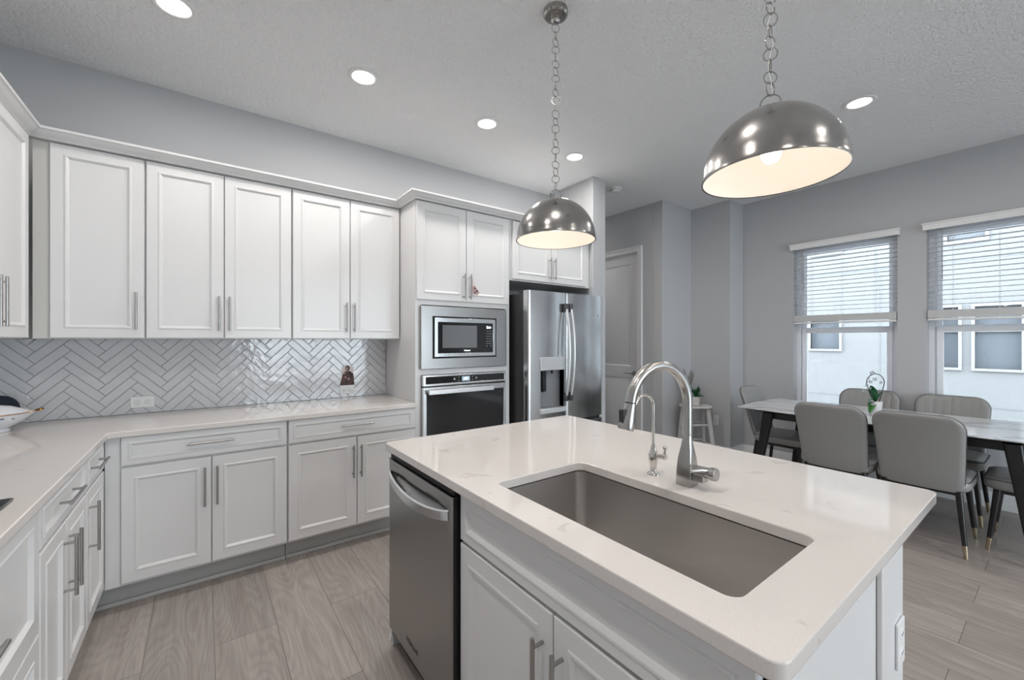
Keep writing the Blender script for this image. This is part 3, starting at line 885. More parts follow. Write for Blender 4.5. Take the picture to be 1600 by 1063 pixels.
# fronts: local frame x -> -Y, facing -X
fr_ = Matrix.Translation((.682, 1.208, 0)) @ Matrix.Rotation(-PI / 2, 4, 'Z')
def ifront(name, x0, x1, z0, z1, fw, handle=None):
    bm = panel(bmesh.new(), x0, x1, z0, z1, 0, fw); bmesh.ops.transform(bm, matrix=fr_, verts=bm.verts)
    o = obj(name, bm, 'cabinet_paint', isl, smooth=20)
    if handle is not None:
        hb_ = bmesh.new(); q = Vector((0, -.034, 0)); p0, p1 = Vector((handle, 0, .425)), Vector((handle, 0, .637))
        tube(hb_, [p0 + q, p1 + q], .0062, 12)
        for s_ in (p0 + Vector((0, 0, .022)), p1 - Vector((0, 0, .022))): tube(hb_, [s_, s_ + q], .005, 10)
        bmesh.ops.transform(hb_, matrix=fr_, verts=hb_.verts)
        obj('handle', hb_, 'nickel', o)
ifront('false_front', .004, .922, .712, .868, .032)
ifront('door', .004, .4545, .13, .702, .055, .420)
ifront('door', .4585, .922, .13, .702, .055, .491)

# dishwasher, face at X = .660
dw = thing('dishwasher', 'stainless dishwasher with bowed pocket handle at the island end', 'dishwasher', (.660, 1.808, 0), -PI / 2)  # x -> -Y, y -> +X
w = .588
bm = bmesh.new()
NX, NZ = 48, 90
V = {}
for i in range(NX + 1):
    for j in range(NZ + 1):
        x = w * i / NX; z = .105 + (.848 - .105) * j / NZ
        u = (x - w / 2) / (w * .46)
        y = 0.0
        if abs(u) < 1:
            top = .805 - .012 * u * u; bot = .745 + .045 * u * u
            if bot < z < top:
                q = (z - bot) / (top - bot)
                y = .030 * math.sin(PI * min(1, q * .9 + .05)) ** .8 * (1 - u ** 4)
        if x < .004 or x > w - .004: y += .004
        V[i, j] = bm.verts.new((x, y, z))
for i in range(NX):
    for j in range(NZ): bm.faces.new((V[i, j], V[i + 1, j], V[i + 1, j + 1], V[i, j + 1]))
r_ = bmesh.ops.extrude_edge_only(bm, edges=[e for e in bm.edges if e.is_boundary])
for v in [g for g in r_['geom'] if isinstance(g, bmesh.types.BMVert)]: v.co.y = .035
ddoor = obj('door', bm, 'steel_dark', dw, smooth=60)
bm = bmesh.new(); lo = []
for k in range(31):
    u = -1 + 2 * k / 30; x = w / 2 + u * w * .462
    zc = .752 + .030 * u * u; out = .004 + .026 * (1 - u * u) ** .6 if abs(u) < 1 else .004
    hh = .019
    lo.append([(x, 0.004, zc - hh), (x, -out, zc - hh + .003), (x, -out - .001, zc + hh - .004), (x, -out + .006, zc + hh)])
rings(bm, lo)
obj('handle', bm, 'steel', ddoor, smooth=40, label='pale bowed bar handle')
obj('control_strip', B((.004, w - .002, .010, .05, .850, .874)), 'slot', dw, bevel=.002)
obj('indicator_slot', B((.055, .130, -.0006, .002, .8315, .8335)), 'logo_dark', ddoor)
obj('side_panel', B((w + .0004, w + .0024, .004, .04, .105, .850)), 'black_plastic', dw)
obj('tub', B((.006, w - .006, .052, .56, .10, .868)), 'dark_side', dw)
obj('kick_plate', B((.02, w - .02, .05, .056, .0, .1)), 'dark_side', dw)
bm = bmesh.new(); tube(bm, [(.012, .01, .062), (.010, .012, .082), (.012, .03, .100)], .007, 8); box(bm, .002, .022, .002, .016, .040, .062)
obj('foot_clip', bm, 'white_plastic', dw)
lettering('logo', 'Whirlpool', .026, 'logo_dark', ddoor, (w * .44, -.0006, .165), FRONT, True)

# outlet plates
def outlet(name, label, loc, rz, horizontal=False, sw=False):
    t = thing(name, label, 'outlet', loc, rz)
    pw, ph = (.115, .07) if horizontal else (.07, .115)
    obj('cover_plate', B((-pw / 2, pw / 2, -.006, 0, -ph / 2, ph / 2)), 'white_plastic', t, bevel=.002)
    bm = bmesh.new(); s = bmesh.new()
    for k in (-1, 1):
        cx, cz = (k * .024, 0) if horizontal else (0, k * .024)
        ball(bm, (cx, -.006, cz), .016, .0025, .016, 16)
        for q in (-1, 1):
            if horizontal: box(s, cx - .002, cx + .004, -.0088, -.0078, q * .006 - .0012, q * .006 + .0012)
            else: box(s, q * .006 - .0012, q * .006 + .0012, -.0088, -.0078, cz - .002, cz + .004)
    obj('socket', bm, 'white_plastic', t)
    obj('slot', s, 'slot', t)
outlet('wall_outlet', 'white outlet low on the herringbone tile, left of the two', (-.305, YB - .0109, .985), 0, True)
outlet('wall_outlet', 'white outlet on the tile directly below the saint picture', (.923, YB - .0109, .975), 0, True)
outlet('wall_outlet', 'white outlet on the end post of the island', (1.435, IBY0 - .0122, .595), 0)
outlet('wall_outlet', 'white outlet low on the grey wall behind the stool', (4.8698, 2.50, .425), -PI / 2, sw=True)

# picture of a saint stuck to the tile (flat print)
pc = thing('wall_sticker', 'small cut-out print of a robed figure stuck above the outlet', 'picture', (.925, YB - .0112, 1.010))
def poly(pts, y0, y1):
    bm = bmesh.new(); rings(bm, [[(x, y0, z) for x, z in pts], [(x, y1, z) for x, z in pts]]); return bm
obj('backing', poly([(-.048, .004), (.052, .0), (.050, .14), (.03, .158), (-.03, .158), (-.044, .13)], 0, -.0008), 'print_light', pc)
obj('robe', poly([(-.058, .0), (.056, -.012), (.052, .05), (.046, .09), (.022, .112), (-.018, .112), (-.036, .085), (-.046, .04)], -.0009, -.0016), 'robe', pc)
bm = poly([(.004, .112), (.022, .112), (.046, .09), (.052, .05), (.030, .058), (.014, .08)], -.0017, -.0022)
for q in ([(-.05, .012), (-.03, .03), (-.022, .006)], [(-.012, .03), (.004, .035), (.002, .008), (-.01, .006)], [(.03, .02), (.05, .03), (.052, .0), (.034, -.004)]):
    rings(bm, [[(x, -.0017, z) for x, z in q], [(x, -.0022, z) for x, z in q]])
obj('robe_fold', bm, 'robe_dark', pc)
bm = poly([(.018 * math.cos(a * PI / 8) + .002, .136 + .022 * math.sin(a * PI / 8)) for a in range(16)], -.0009, -.0014)
obj('hair', bm, 'robe_dark', pc)
bm = poly([(.010 * math.cos(a * PI / 8) - .002, .134 + .013 * math.sin(a * PI / 8)) for a in range(16)], -.0017, -.0022)
for cx, cz, r in ((-.022, .098, .009), (-.014, .064, .008), (.010, .050, .009)):
    q = [(cx + r * math.cos(a * PI / 5), cz + r * math.sin(a * PI / 5)) for a in range(10)]
    rings(bm, [[(x, -.0024, z) for x, z in q], [(x, -.0028, z) for x, z in q]])
obj('face_and_hands', bm, 'skin_print', pc)

# ---------------------------------------------------------------- faucets
fc = thing('kitchen_faucet', 'tall brushed steel pull-down gooseneck faucet behind the sink', 'faucet', (1.228, .722, .9145))
bm = bmesh.new()
lo = []
for z, hx, hy, r in ((0, .024, .024, .002), (.004, .025, .025, .002), (.055, .0235, .0235, .003), (.085, .021, .022, .006), (.115, .0175, .0185, .012), (.140, .0155, .0155, .0150), (.158, .0148, .0148, .0147)):
    lo.append([(x, y, z) for x, y in rrect(-hx, hx, -hy, hy, min(r, hx - .0001), 5)])
rings(bm, lo)
obj('base', bm, 'faucet_steel', fc, smooth=40)
# gooseneck path: leans back slightly then arcs towards the sink
aim = Vector((-.985, .17, 0)).normalized()
R_ = .1175
path = [Vector((0, 0, .158 + .104 * k / 6)) for k in range(7)]
for k in range(1, 25):
    a = PI * k / 24 * .965
    path.append(aim * (R_ - R_ * math.cos(a)) + Vector((0, 0, .262 + R_ * 1.0 * math.sin(a))))
tip = path[-1]; dirv = (path[-1] - path[-2]).normalized()
bm = bmesh.new(); tube(bm, path, .0156, 20)
obj('gooseneck', bm, 'faucet_steel', fc, smooth=60)
bm = bmesh.new(); torus(bm, (0, 0, .158), .0145, .0012, (1, 0, 0), (0, 1, 0), 24, 6)
obj('swivel_ring', bm, 'steel_dark', fc)
hd = (dirv + Vector((0, 0, -.5)) + aim * .22).normalized()
bm = bmesh.new(); tube(bm, [tip + hd * .002, tip + hd * .012, tip + hd * .05, tip + hd * .072, tip + hd * .079], [.0162, .0168, .0222, .0245, .0225], 20)
sh = obj('spray_head', bm, 'faucet_steel', fc, smooth=50)
c1 = tip + hd * .040 + aim * .0185
M = Matrix.Translation(c1) @ hd.to_track_quat('-Z', 'X').to_matrix().to_4x4()
bm = bmesh.new(); box(bm, -.013, .013, -.013, .013, -.026, .022)
ang = math.atan2(aim.y, aim.x)
bmesh.ops.transform(bm, matrix=Matrix.Translation(c1) @ Matrix.Rotation(ang, 4, 'Z') @ Matrix.Diagonal((.7, .75, 1, 1)), verts=bm.verts)
obj('button', bm, 'rubber', sh, bevel=.003)
bm = bmesh.new(); tube(bm, [tip - dirv * .001, tip + dirv * .002], .0166, 20)
obj('joint_ring', bm, 'rubber', sh)
# side valve
bm = bmesh.new()
box(bm, -.016, .016, -.060, -.020, .022, .046)
tube(bm, [(.004, -.020, .050), (.004, -.074, .052)], .0165, 18)
tube(bm, [(.004, -.074, .052), (.004, -.092, .053)], [.0195, .0195], 20)
obj('valve', bm, 'faucet_steel', fc, bevel=.0015)
bm = bmesh.new(); tube(bm, [(-.006, -.070, .062), (-.03, -.060, .066), (-.055, -.045, .064)], [.006, .0055, .005], 10)
obj('lever', bm, 'faucet_steel', fc)

ff = thing('filter_faucet', 'slim curved filtered-water tap with a ball lever, beside the main faucet', 'faucet', (1.232, .848, .9145))
bm = bmesh.new(); lathe(bm, [(.0, 0), (.021, 0), (.0205, .004), (.013, .009), (.0105, .018), (.0125, .032), (.0165, .050), (.0175, .062), (.014, .075), (.0095, .083), (.009, .092), (.008, .098), (.004, .10)], n=24)
tube(bm, [(0, 0, .064), (.004, -.040, .066)], [.0085, .0075], 12)
tube(bm, [(.004, -.034, .066), (.005, -.046, .0665)], .0095, 14)
obj('base', bm, 'polished_nickel', ff, smooth=50)
bm = bmesh.new(); tube(bm, [(.004, -.041, .066), (.004, -.042, .09)], [.005, .004], 10); ball(bm, (.004, -.042, .097), .0078, n=14)
obj('lever', bm, 'polished_nickel', ff, smooth=60)
r2 = .042
pts = [Vector((0, 0, .095 + .135 * k / 5)) for k in range(6)]
for k in range(1, 19):
    a = PI * k / 18 * .86
    pts.append(Vector((-(r2 - r2 * math.cos(a)) * 1.0, (r2 - r2 * math.cos(a)) * .14, .230 + r2 * math.sin(a))))
d_ = (pts[-1] - pts[-2]).normalized(); pts += [pts[-1] + d_ * .02, pts[-1] + d_ * .042]
bm = bmesh.new(); tube(bm, pts, .0050, 12); tube(bm, [pts[-1] - d_ * .014, pts[-1] + d_ * .003], .0062, 12)
obj('spout', bm, 'polished_nickel', ff, smooth=60)

# ---------------------------------------------------------------- pendants and ceiling fittings
def pendant(label, x, y, rim_z, tilt=0.0, phase=0):
    va = Vector((x, y, 0)).normalized()
    PV = Vector((0, 0, .245))
    TM = Matrix.Translation(PV) @ Matrix.Rotation(tilt, 4, va) @ Matrix.Translation(-PV)
    def tl(b): bmesh.ops.transform(b, matrix=TM, verts=b.verts); return b
    T = thing('pendant_lamp', label, 'lamp', (x, y, rim_z), 0, 'nickel dome pendants over the island')
    R, Hh = .193, .202
    prof = [(R * math.cos(a), Hh * math.sin(a)) for a in [PI / 2 * k / 22 for k in range(23)]]
    bm = bmesh.new(); lathe(bm, [(R - .003, -.001), (R + .0015, -.0015), (R + .002, .003)] + prof[1:], n=64)
    obj('lamp_shade', tl(bm), 'aged_nickel', T, smooth=70)
    bm = bmesh.new(); lathe(bm, [((R - .003) * math.cos(a), (Hh - .003) * math.sin(a)) for a in [PI / 2 * k / 22 for k in range(23)]], n=64)
    obj('shade_lining', tl(bm), 'shade_lining', T, smooth=70, label='white enamel lining inside the dome')
    bm = bmesh.new(); ball(bm, (0, 0, .078 if tilt == 0 else .070), .028, .028, .032, 18)
    obj('bulb', tl(bm), 'bulb', T, smooth=80)
    bm = bmesh.new(); tube(bm, [(0, 0, .092), (0, 0, .19)], .019, 16)
    obj('socket', tl(bm), 'white_plastic', T)
    # loop + chain + cord
    zt = Hh
    bm = bmesh.new()
    def ring_at(zc, a, RR, rr, sv=1.0):
        u = Vector((va.y, -va.x, 0)) * math.cos(a) + va * math.sin(a)
        torus(bm, (0, 0, zc), RR, rr, u, (0, 0, 1), 24, 6, sv)
    ring_at(zt + .020, 0.0, .0265, .0024)
    z = zt + .0445; k = phase
    top = CZ - rim_z - .055
    while z < top:
        a = (1.35, .15, .95, .45, 1.45, .05, .80)[k % 7]
        RR = .0185; sv = 1.0 if k % 2 else 1.15
        ring_at(z + RR * sv - .002, a, RR, .0019, sv)
        z += 2 * RR * sv - .0045; k += 1
    obj('chain', bm, 'chain_chrome', T, smooth=60)
    bm = bmesh.new()
    pts = [(.007 * math.sin(q * 1.9), .007 * math.cos(q * 1.4), zt + (top - zt) * q / 30) for q in range(31)]
    tube(bm, pts, .0008, 6); obj('cord', bm, 'white_plastic', T)
    bm = bmesh.new(); h = CZ - rim_z
    lathe(bm, [(.0, h - .032), (.052, h - .030), (.060, h - .022), (.0605, h - .001)], n=32)
    obj('canopy', bm, 'aged_nickel', T, smooth=40)
    bm = bmesh.new(); lathe(bm, [(.006, h - .060), (.014, h - .060), (.017, h - .052), (.022, h - .050), (.022, h - .032)], n=20)
    obj('canopy_collar', bm, 'polished_nickel', T, smooth=50)
    l = bpy.data.lights.new('pendant_bulb_light', 'POINT'); l.energy = PENDANT_W; l.color = (1.0, .92, .82); l.shadow_soft_size = .03
    lo_ = bpy.data.objects.new('pendant_bulb_light', l); COL.objects.link(lo_); lo_.location = (0, 0, .018); lo_.parent = T
TILT2 = -.012
pendant('dome pendant hanging over the far end of the island, farther of the two', 1.388, 1.507, 1.861)
pendant('dome pendant nearer the camera, over the faucet end of the island', 1.388, .545, 1.872, tilt=TILT2, phase=2)

lab = {0: 'round recessed ceiling light at the top left, cut by the picture edge',
       1: 'round recessed ceiling light above the middle wall cabinet, second from the left',
       2: 'round recessed ceiling light in front of the oven cabinet, left of the pendant chain',
       3: 'round recessed ceiling light just right of the far pendant chain',
       4: 'round recessed ceiling light right of the nearer dome pendant'}
can = None
spots = [(-.114, 2.585), (.789, 2.59), (1.699, 2.597), (2.628, 2.606), (3.582, .853), (-.114, .86), (.79, .86), (1.70, -.9), (-.1, -.9), (3.58, -.9), (1.7, -2.7), (3.6, -2.7), (-.1, -2.7), (3.75, 4.6)]
for k, (x, y) in enumerate(spots):
    if can is None:
        can = thing('recessed_light', '', 'ceiling light', (x, y, CZ), 0, 'recessed ceiling lights')
        bm = bmesh.new(); lathe(bm, [(.092, 0), (.091, -.005), (.085, -.0085), (.068, -.0075), (.064, -.003), (.0635, -.0002)], n=40)
        obj('trim_ring', bm, 'white_plastic', can, smooth=50)
        bm = bmesh.new(); lathe(bm, [(0.0, -.0032), (.0632, -.0030)], n=40)
        obj('lens', bm, 'lamp_lens', can)
        o = can
    else:
        o = copy_tree(can); o.location = (x, y, CZ)
    o['label'] = lab.get(k, 'round recessed ceiling light behind the viewpoint')
    l = bpy.data.lights.new('recessed_light_beam', 'AREA'); l.shape = 'DISK'; l.size = .12; l.energy = LAMP_W; l.color = (1.0, .95, .90)
    lo_ = bpy.data.objects.new('recessed_light_beam', l); COL.objects.link(lo_); lo_.location = (0, 0, -.012); lo_.parent = o

sd = thing('smoke_detector', 'white smoke detector on the ceiling beside the partition corner', 'smoke detector', (3.53, 2.90, CZ))
bm = bmesh.new(); lathe(bm, [(.072, 0), (.072, -.010), (.066, -.014), (.052, -.016)], n=36)
obj('mounting_plate', bm, 'white_plastic', sd, smooth=40)
bm = bmesh.new(); lathe(bm, [(.052, -.016), (.053, -.030), (.044, -.042), (.0, -.045)], n=36)
obj('sensor_head', bm, 'white_plastic', sd, smooth=40)
bm = bmesh.new()
for k in range(10):
    a = 2 * PI * k / 10; box(bm, .0, .0, .0, .0, 0, 0) if False else None
    tube(bm, [(.0535 * math.cos(a - .2), .0535 * math.sin(a - .2), -.023), (.0535 * math.cos(a + .2), .0535 * math.sin(a + .2), -.023)], .002, 5)
obj('vent_slot', bm, 'icon_grey', sd)

# ---------------------------------------------------------------- dining set
TY0, TY1, TXA, TXB, TZ = -.06, 1.86, 3.935, 4.885, .76
tb = thing('dining_table', 'long dining table with marble-look top and black splayed legs', 'table', ((TXA + TXB) / 2, (TY0 + TY1) / 2, 0))
hx, hy = (TXB - TXA) / 2, (TY1 - TY0) / 2
def boat(sx, sy, z, n=14):
    """slightly bowed ends and sides, small corner radius"""
    pts = []
    for (ax, ay, bx, by, nx, ny, bow_) in ((sx, -sy, sx, sy, 1, 0, .018), (sx, sy, -sx, sy, 0, 1, .035), (-sx, sy, -sx, -sy, -1, 0, .018), (-sx, -sy, sx, -sy, 0, -1, .035)):
        for k in range(n):
            t = .03 + .94 * k / (n - 1); q = 1 - (2 * t - 1) ** 2
            pts.append((ax + (bx - ax) * t + nx * (bow_ * q - bow_), ay + (by - ay) * t + ny * (bow_ * q - bow_), z))
    return pts
bm = bmesh.new(); rings(bm, [boat(hx - .003, hy - .003, TZ - .010), boat(hx, hy, TZ - .008), boat(hx, hy, TZ - .002), boat(hx - .002, hy - .002, TZ)])
obj('tabletop', bm, 'marble', tb, smooth=30)
bm = bmesh.new(); rings(bm, [boat(hx - .07, hy - .07, TZ - .030), boat(hx - .004, hy - .004, TZ - .011)])
for x in (-1, 1): box(bm, x * (hx - .11) - .012, x * (hx - .11) + .012, -hy + .27, hy - .27, TZ - .085, TZ - .0305)
for y in (-1, 1): box(bm, -hx + .122, hx - .122, y * (hy - .29) - .012, y * (hy - .29) + .012, TZ - .085, TZ - .0305)
obj('underframe', bm, 'black_wood', tb)
for sx in (-1, 1):
    for sy in (-1, 1):
        bm = bmesh.new()
        tx, ty = sx * (hx - .075), sy * (hy - .27); fx, fy = sx * (hx - .03), sy * (hy - .17)
        lo = []
        for z, cx, cy, wx, wy in ((0, fx, fy, .019, .026), (.4, (fx * .45 + tx * .55), (fy * .45 + ty * .55), .023, .032), (TZ - .031, tx, ty, .026, .040)):
            lo.append([(cx + a_, cy + b_, z) for a_, b_ in rrect(-wx, wx, -wy, wy, .012, 4)])
        rings(bm, lo)
        obj('leg', bm, 'black_wood', tb)

def make_chair():
    """faces -y local; back panel at +y"""
    T = thing('dining_chair', '', 'chair')
    # back: from z .40 to .90
    bm = bmesh.new()
    NU, NV = 56, 26
    z0, z1, hw, rc = .395, .895, .228, .095
    def outline(z):
        if z > z1 - rc:
            q = (z - (z1 - rc)) / rc
            w_ = hw - rc + rc * math.sqrt(max(0, 1 - q * q))
        else: w_ = hw
        lowr = .06
        if z < z0 + lowr:
            q = (z0 + lowr - z) / lowr
            w_ = w_ - .03 * q * q
        return w_ - .024 * (1 - (z - z0) / (z1 - z0))
    zs_ = []
    for j in range(NV + 1):
        t = j / NV; t = t ** .9 if t > .5 else t
        zs_.append(z0 + (z1 - z0) * math.sin(PI / 2 * t) ** 1.0 if False else z0 + (z1 - z0) * (1 - (1 - t) ** 1.6))
    zs_ = sorted(set(zs_))
    F_, K_ = {}, {}
    edge_pts = []
    for j, z in enumerate(zs_):
        for i in range(NU + 1):
            u = -1 + 2 * i / NU
            us = math.sin(u * PI / 2) * .35 + u * .65
            x = us * outline(z)
            de = min(outline(z) - abs(x), (z1 - z) * 1.0 + .0, (z - z0) + .012)
            th = .023 * math.sqrt(max(0, min(1, de / .035)) * (2 - max(0, min(1, de / .035)))) + .002
            lean = .20 * (z - z0) + .05 * ((z - z0) / .5) ** 2 - .55 * x * x - .10 * max(0, .12 - (z - z0))
            gr = 0
            if abs(x) < .165 and .50 < z < z1 - .02:
                ph = (x + .165) / .055; gr = .0055 * (1 - abs(math.sin(PI * ph)) ** .45)
            F_[i, j] = bm.verts.new((x, lean + .20 - th + gr, z)); K_[i, j] = bm.verts.new((x, lean + .20 + th, z))
            if i in (0, NU) or j == len(zs_) - 1: edge_pts.append((i, j, (x, lean + .20 + th * .7, z)))
    nj = len(zs_)
    for i in range(NU):
        for j in range(nj - 1):
            bm.faces.new((F_[i, j], F_[i + 1, j], F_[i + 1, j + 1], F_[i, j + 1]))
            bm.faces.new((K_[i, j], K_[i, j + 1], K_[i + 1, j + 1], K_[i + 1, j]))
    for j in range(nj - 1):
        bm.faces.new((F_[0, j], F_[0, j + 1], K_[0, j + 1], K_[0, j]))
        bm.faces.new((F_[NU, j], K_[NU, j], K_[NU, j + 1], F_[NU, j + 1]))
    for i in range(NU):
        bm.faces.new((F_[i, 0], K_[i, 0], K_[i + 1, 0], F_[i + 1, 0]))
        bm.faces.new((F_[i, nj - 1], F_[i + 1, nj - 1], K_[i + 1, nj - 1], K_[i, nj - 1]))
    left = [p for i, j, p in edge_pts if i == 0]; right = [p for i, j, p in edge_pts if i == NU][::-1]
    topp = [p for i, j, p in edge_pts if j == nj - 1 and 0 < i < NU]
    ln = left + topp + right
    bk = obj('backrest', bm, 'leather', T, smooth=60)
    bm = bmesh.new(); tube(bm, ln, .0028, 6); obj('piping', bm, 'piping', bk)
    # seat
    bm = bmesh.new(); lo = []
    for ins, z in ((.05, .402), (.012, .404), (.0, .415), (-.002, .44), (.0, .462), (.010, .474), (.05, .480), (.14, .482)):
        lo.append([(x, y, z) for x, y in rrect(-.228 + ins, .228 - ins, -.245 + ins, .205 - ins * .6, max(.02, .075 - ins * .6), 7)])
    rings(bm, lo)
    st_ = obj('seat', bm, 'leather', T, smooth=60)
    bm = bmesh.new(); ps = [(x, y, .466) for x, y in rrect(-.229, .229, -.246, .205, .075, 7)]; tube(bm, ps + ps[:1], .0026, 6); obj('piping', bm, 'piping', st_)
    bm = bmesh.new()
    for x in (-1, 1): box(bm, x * .175 - .012, x * .175 + .012, -.20, .19, .376, .4015)
    for y in (-.19, .175): box(bm, -.163, .163, y - .012, y + .012, .376, .4015)
    obj('seat_frame', bm, 'black_wood', T)
    for sx in (-1, 1):
        for sy in (-1, 1):
            top = Vector((sx * .178, -.185 if sy < 0 else .172, .40)); ft = Vector((sx * .215, -.225 if sy < 0 else .225, 0))
            bm = bmesh.new(); q = top.lerp(ft, .80)
            tube(bm, [top, q], [.0185, .0128], 14)
            lg = obj('leg', bm, 'black_wood', T, smooth=50)
            bm = bmesh.new(); tube(bm, [q, ft], [.0132, .0105], 14); obj('leg_tip', bm, 'brass', lg, smooth=50, label='brass leg tip')
    return T
chair = make_chair()
G = 'grey leather chairs around the dining table'
# rotation: local -y is the facing direction. facing +X -> rz = +90deg, facing -X -> -90deg
spots_c = [((4.045, .60, 0), PI / 2, 'grey leather chair seen from behind, right one of the island-side pair'),
           ((4.045, 1.075, 0), PI / 2, 'grey leather chair seen from behind, left one of the island-side pair'),
           ((4.80, 1.145, 0), -PI / 2, 'grey leather chair on the window side, behind the orchid'),
           ((4.80, .600, 0), -PI / 2, 'grey leather chair on the window side, between the two windows and the right edge'),
           ((4.50, 1.64, 0), 0, 'grey leather chair at the left head of the table, channel-stitched back turned to the camera'),
           ((4.33, .095, 0), PI, 'grey leather chair cut by the right edge, only seat and legs showing')]
for k, (loc, rz, lb) in enumerate(spots_c):
    o = chair if k == 0 else copy_tree(chair)
    o.location = loc; o.rotation_euler = (0, 0, rz); o['label'] = lb; o['group'] = G

def leaf(bm, base, d, L, wd, droop=.4, up=.5, n=8):
    d = Vector(d).normalized(); s = d.cross(Vector((0, 0, 1)))
    if s.length < .05: s = Vector((0, 1, 0))
    s.normalize(); rows = []
    for k in range(n + 1):
        t = k / n
        c = Vector(base) + d * L * t + Vector((0, 0, up * L * t - droop * L * t * t))
        hw = wd * math.sin(PI * (t * .93 + .05)) ** .7 + .0005
        rows.append([c + s * hw + Vector((0, 0, hw * .35)), c, c - s * hw + Vector((0, 0, hw * .35))])
    vs = [[bm.verts.new(p) for p in r] for r in rows]
    for a, b in zip(vs[:-1], vs[1:]):
        for i in range(2): bm.faces.new((a[i], a[i + 1], b[i + 1], b[i]))
def solid(o, t=.0015):
    m_ = o.modifiers.new('thickness', 'SOLIDIFY'); m_.thickness = t
    return o
# orchid on the dining table
oc = thing('potted_orchid', 'white orchid trained on an arched wire in a white pot on the dining table', 'plant', (4.36, .938, TZ + .001))
bm = bmesh.new(); lathe(bm, [(0, 0), (.030, 0), (.033, .004), (.044, .090), (.046, .118), (.042, .118), (.040, .10)], n=30)
obj('pot', bm, 'ceramic_pot', oc, smooth=40)
bm = bmesh.new(); lathe(bm, [(0, .104), (.0405, .102)], n=24); obj('soil', bm, 'stem', oc)
vw = Vector((.803, -.596, 0))  # broadside of the arch
bm = bmesh.new()
for dx, dz, up, L, wd, m_ in ((-.9, .125, .30, .085, .017, 0), (-.8, .105, .22, .092, .019, 0), (-.16, .11, 3.0, .050, .030, 0), (-.3, .115, 2.0, .06, .024, 0), (.35, .11, 2.4, .04, .020, 0)):
    leaf(bm, (0, 0, dz), vw * dx + Vector((-.2, -.3, 0)) * abs(dx), L, wd, .35, up)
solid(obj('leaf', bm, 'leaf', oc, smooth=60))
bm = bmesh.new(); leaf(bm, (0, 0, .10), vw * -1 + Vector((-.2, -.4, 0)), .088, .024, .9, .05)
solid(obj('leaf', bm, 'leaf_bright', oc, smooth=60, label='brighter green lowest leaf'))
bm = bmesh.new(); pts = []
c0 = vw * .002
for k in range(29):
    a = -.42 + (PI + .62) * k / 28
    r = .072
    pts.append(c0 + vw * (r * math.cos(a)) * (1.0 if k > 3 else .97) + Vector((0, 0, .262 + r * 1.05 * math.sin(a))))
pts = [vw * .030 + Vector((0, 0, .108)), vw * .052 + Vector((0, 0, .17))] + pts + [vw * -.040 + Vector((0, 0, .175))]
tube(bm, pts, .0032, 8)
obj('stem', bm, 'stem', oc, smooth=60)
bm = bmesh.new()
for (a_, z, s_, f) in ((-.040, .345, .030, .2), (-.020, .295, .024, 1.0), (-.055, .275, .022, .6), (-.085, .245, .020, .1), (-.062, .222, .018, .5), (.030, .270, .018, .3), (-.105, .205, .024, .8), (-.075, .300, .017, .4)):
    c = vw * a_ + Vector((-.01, -.015, z))
    for q in range(5):
        an = 2 * PI * q / 5 + f
        dr_ = vw * math.cos(an) + Vector((0, 0, 1)) * math.sin(an) * .6
        ball(bm, c + dr_ * s_ * .55, s_ * .48, s_ * .15, s_ * .34, 8)
solid(obj('blossom', bm, 'petal_backlit', oc, smooth=60), .0004)

# stool with plants
sx_, sy_ = 4.585, 2.595
stl = thing('wooden_stool', 'distressed white saddle-seat wooden stool against the grey wall', 'stool', (sx_, sy_, 0), math.radians(-38))
bm = bmesh.new(); lo = []
for ins, dz in ((.012, -.030), (.0, -.022), (.0, -.008), (.008, 0.0), (.05, -.004), (.10, -.008)):
    lo.append([(x, y, .612 + dz + .25 * x * x) for x, y in rrect(-.160 + ins, .160 - ins, -.120 + ins, .120 - ins, max(.01, .05 - ins * .4), 6)])
rings(bm, lo); obj('seat', bm, 'stool_paint', stl, smooth=50)
legp = {}
for a_ in (-1, 1):
    for b_ in (-1, 1):
        t_ = Vector((a_ * .110, b_ * .075, .586)); f_ = Vector((a_ * .160, b_ * .14, 0)); legp[a_, b_] = (t_, f_)
        bm = bmesh.new(); lo = []
        for q, w_ in ((0, .021), (.5, .020), (1, .017)):
            c = t_.lerp(f_, q); lo.append([(c.x + x, c.y + y, c.z) for x, y in rrect(-w_, w_, -w_, w_, .005, 3)])
        rings(bm, lo); obj('leg', bm, 'stool_paint', stl)
bm = bmesh.new()
def at_h(k, z): t_, f_ = legp[k]; q = (t_.z - z) / t_.z; return t_.lerp(f_, q)
for z, prs in ((.40, (((-1, -1), (1, -1)), ((-1, 1), (1, 1)))), (.37, (((-1, -1), (-1, 1)), ((1, -1), (1, 1)))), (.19, (((-1, -1), (1, -1)), ((-1, 1), (1, 1)))), (.16, (((-1, -1), (-1, 1)), ((1, -1), (1, 1))))):
    for p, q in prs: tube(bm, [at_h(p, z), at_h(q, z)], .011, 8)
obj('rung', bm, 'stool_paint', stl)
pp = thing('potted_plant', 'small dark green plant in a white pot on the stool', 'plant', (sx_ + .005, sy_ - .005, .6115))
bm = bmesh.new(); lathe(bm, [(0, 0), (.036, 0), (.040, .003), (.048, .098), (.050, .104), (.046, .104), (.044, .09), (0, .088)], n=26)
obj('pot', bm, 'ceramic_pot', pp, smooth=40)
bm = bmesh.new()
for an, L, wd, up, z in ((-.6, .105, .028, .45, .09), (2.5, .085, .026, .5, .09), (1.0, .07, .03, 1.4, .10), (-2.2, .07, .032, 1.7, .11), (2.0, .06, .030, 1.9, .12), (-1.4, .06, .026, .9, .1)):
    leaf(bm, (0, 0, z), (math.cos(an), math.sin(an), 0), L, wd, .3, up)
solid(obj('leaf', bm, 'leaf', pp, smooth=60))
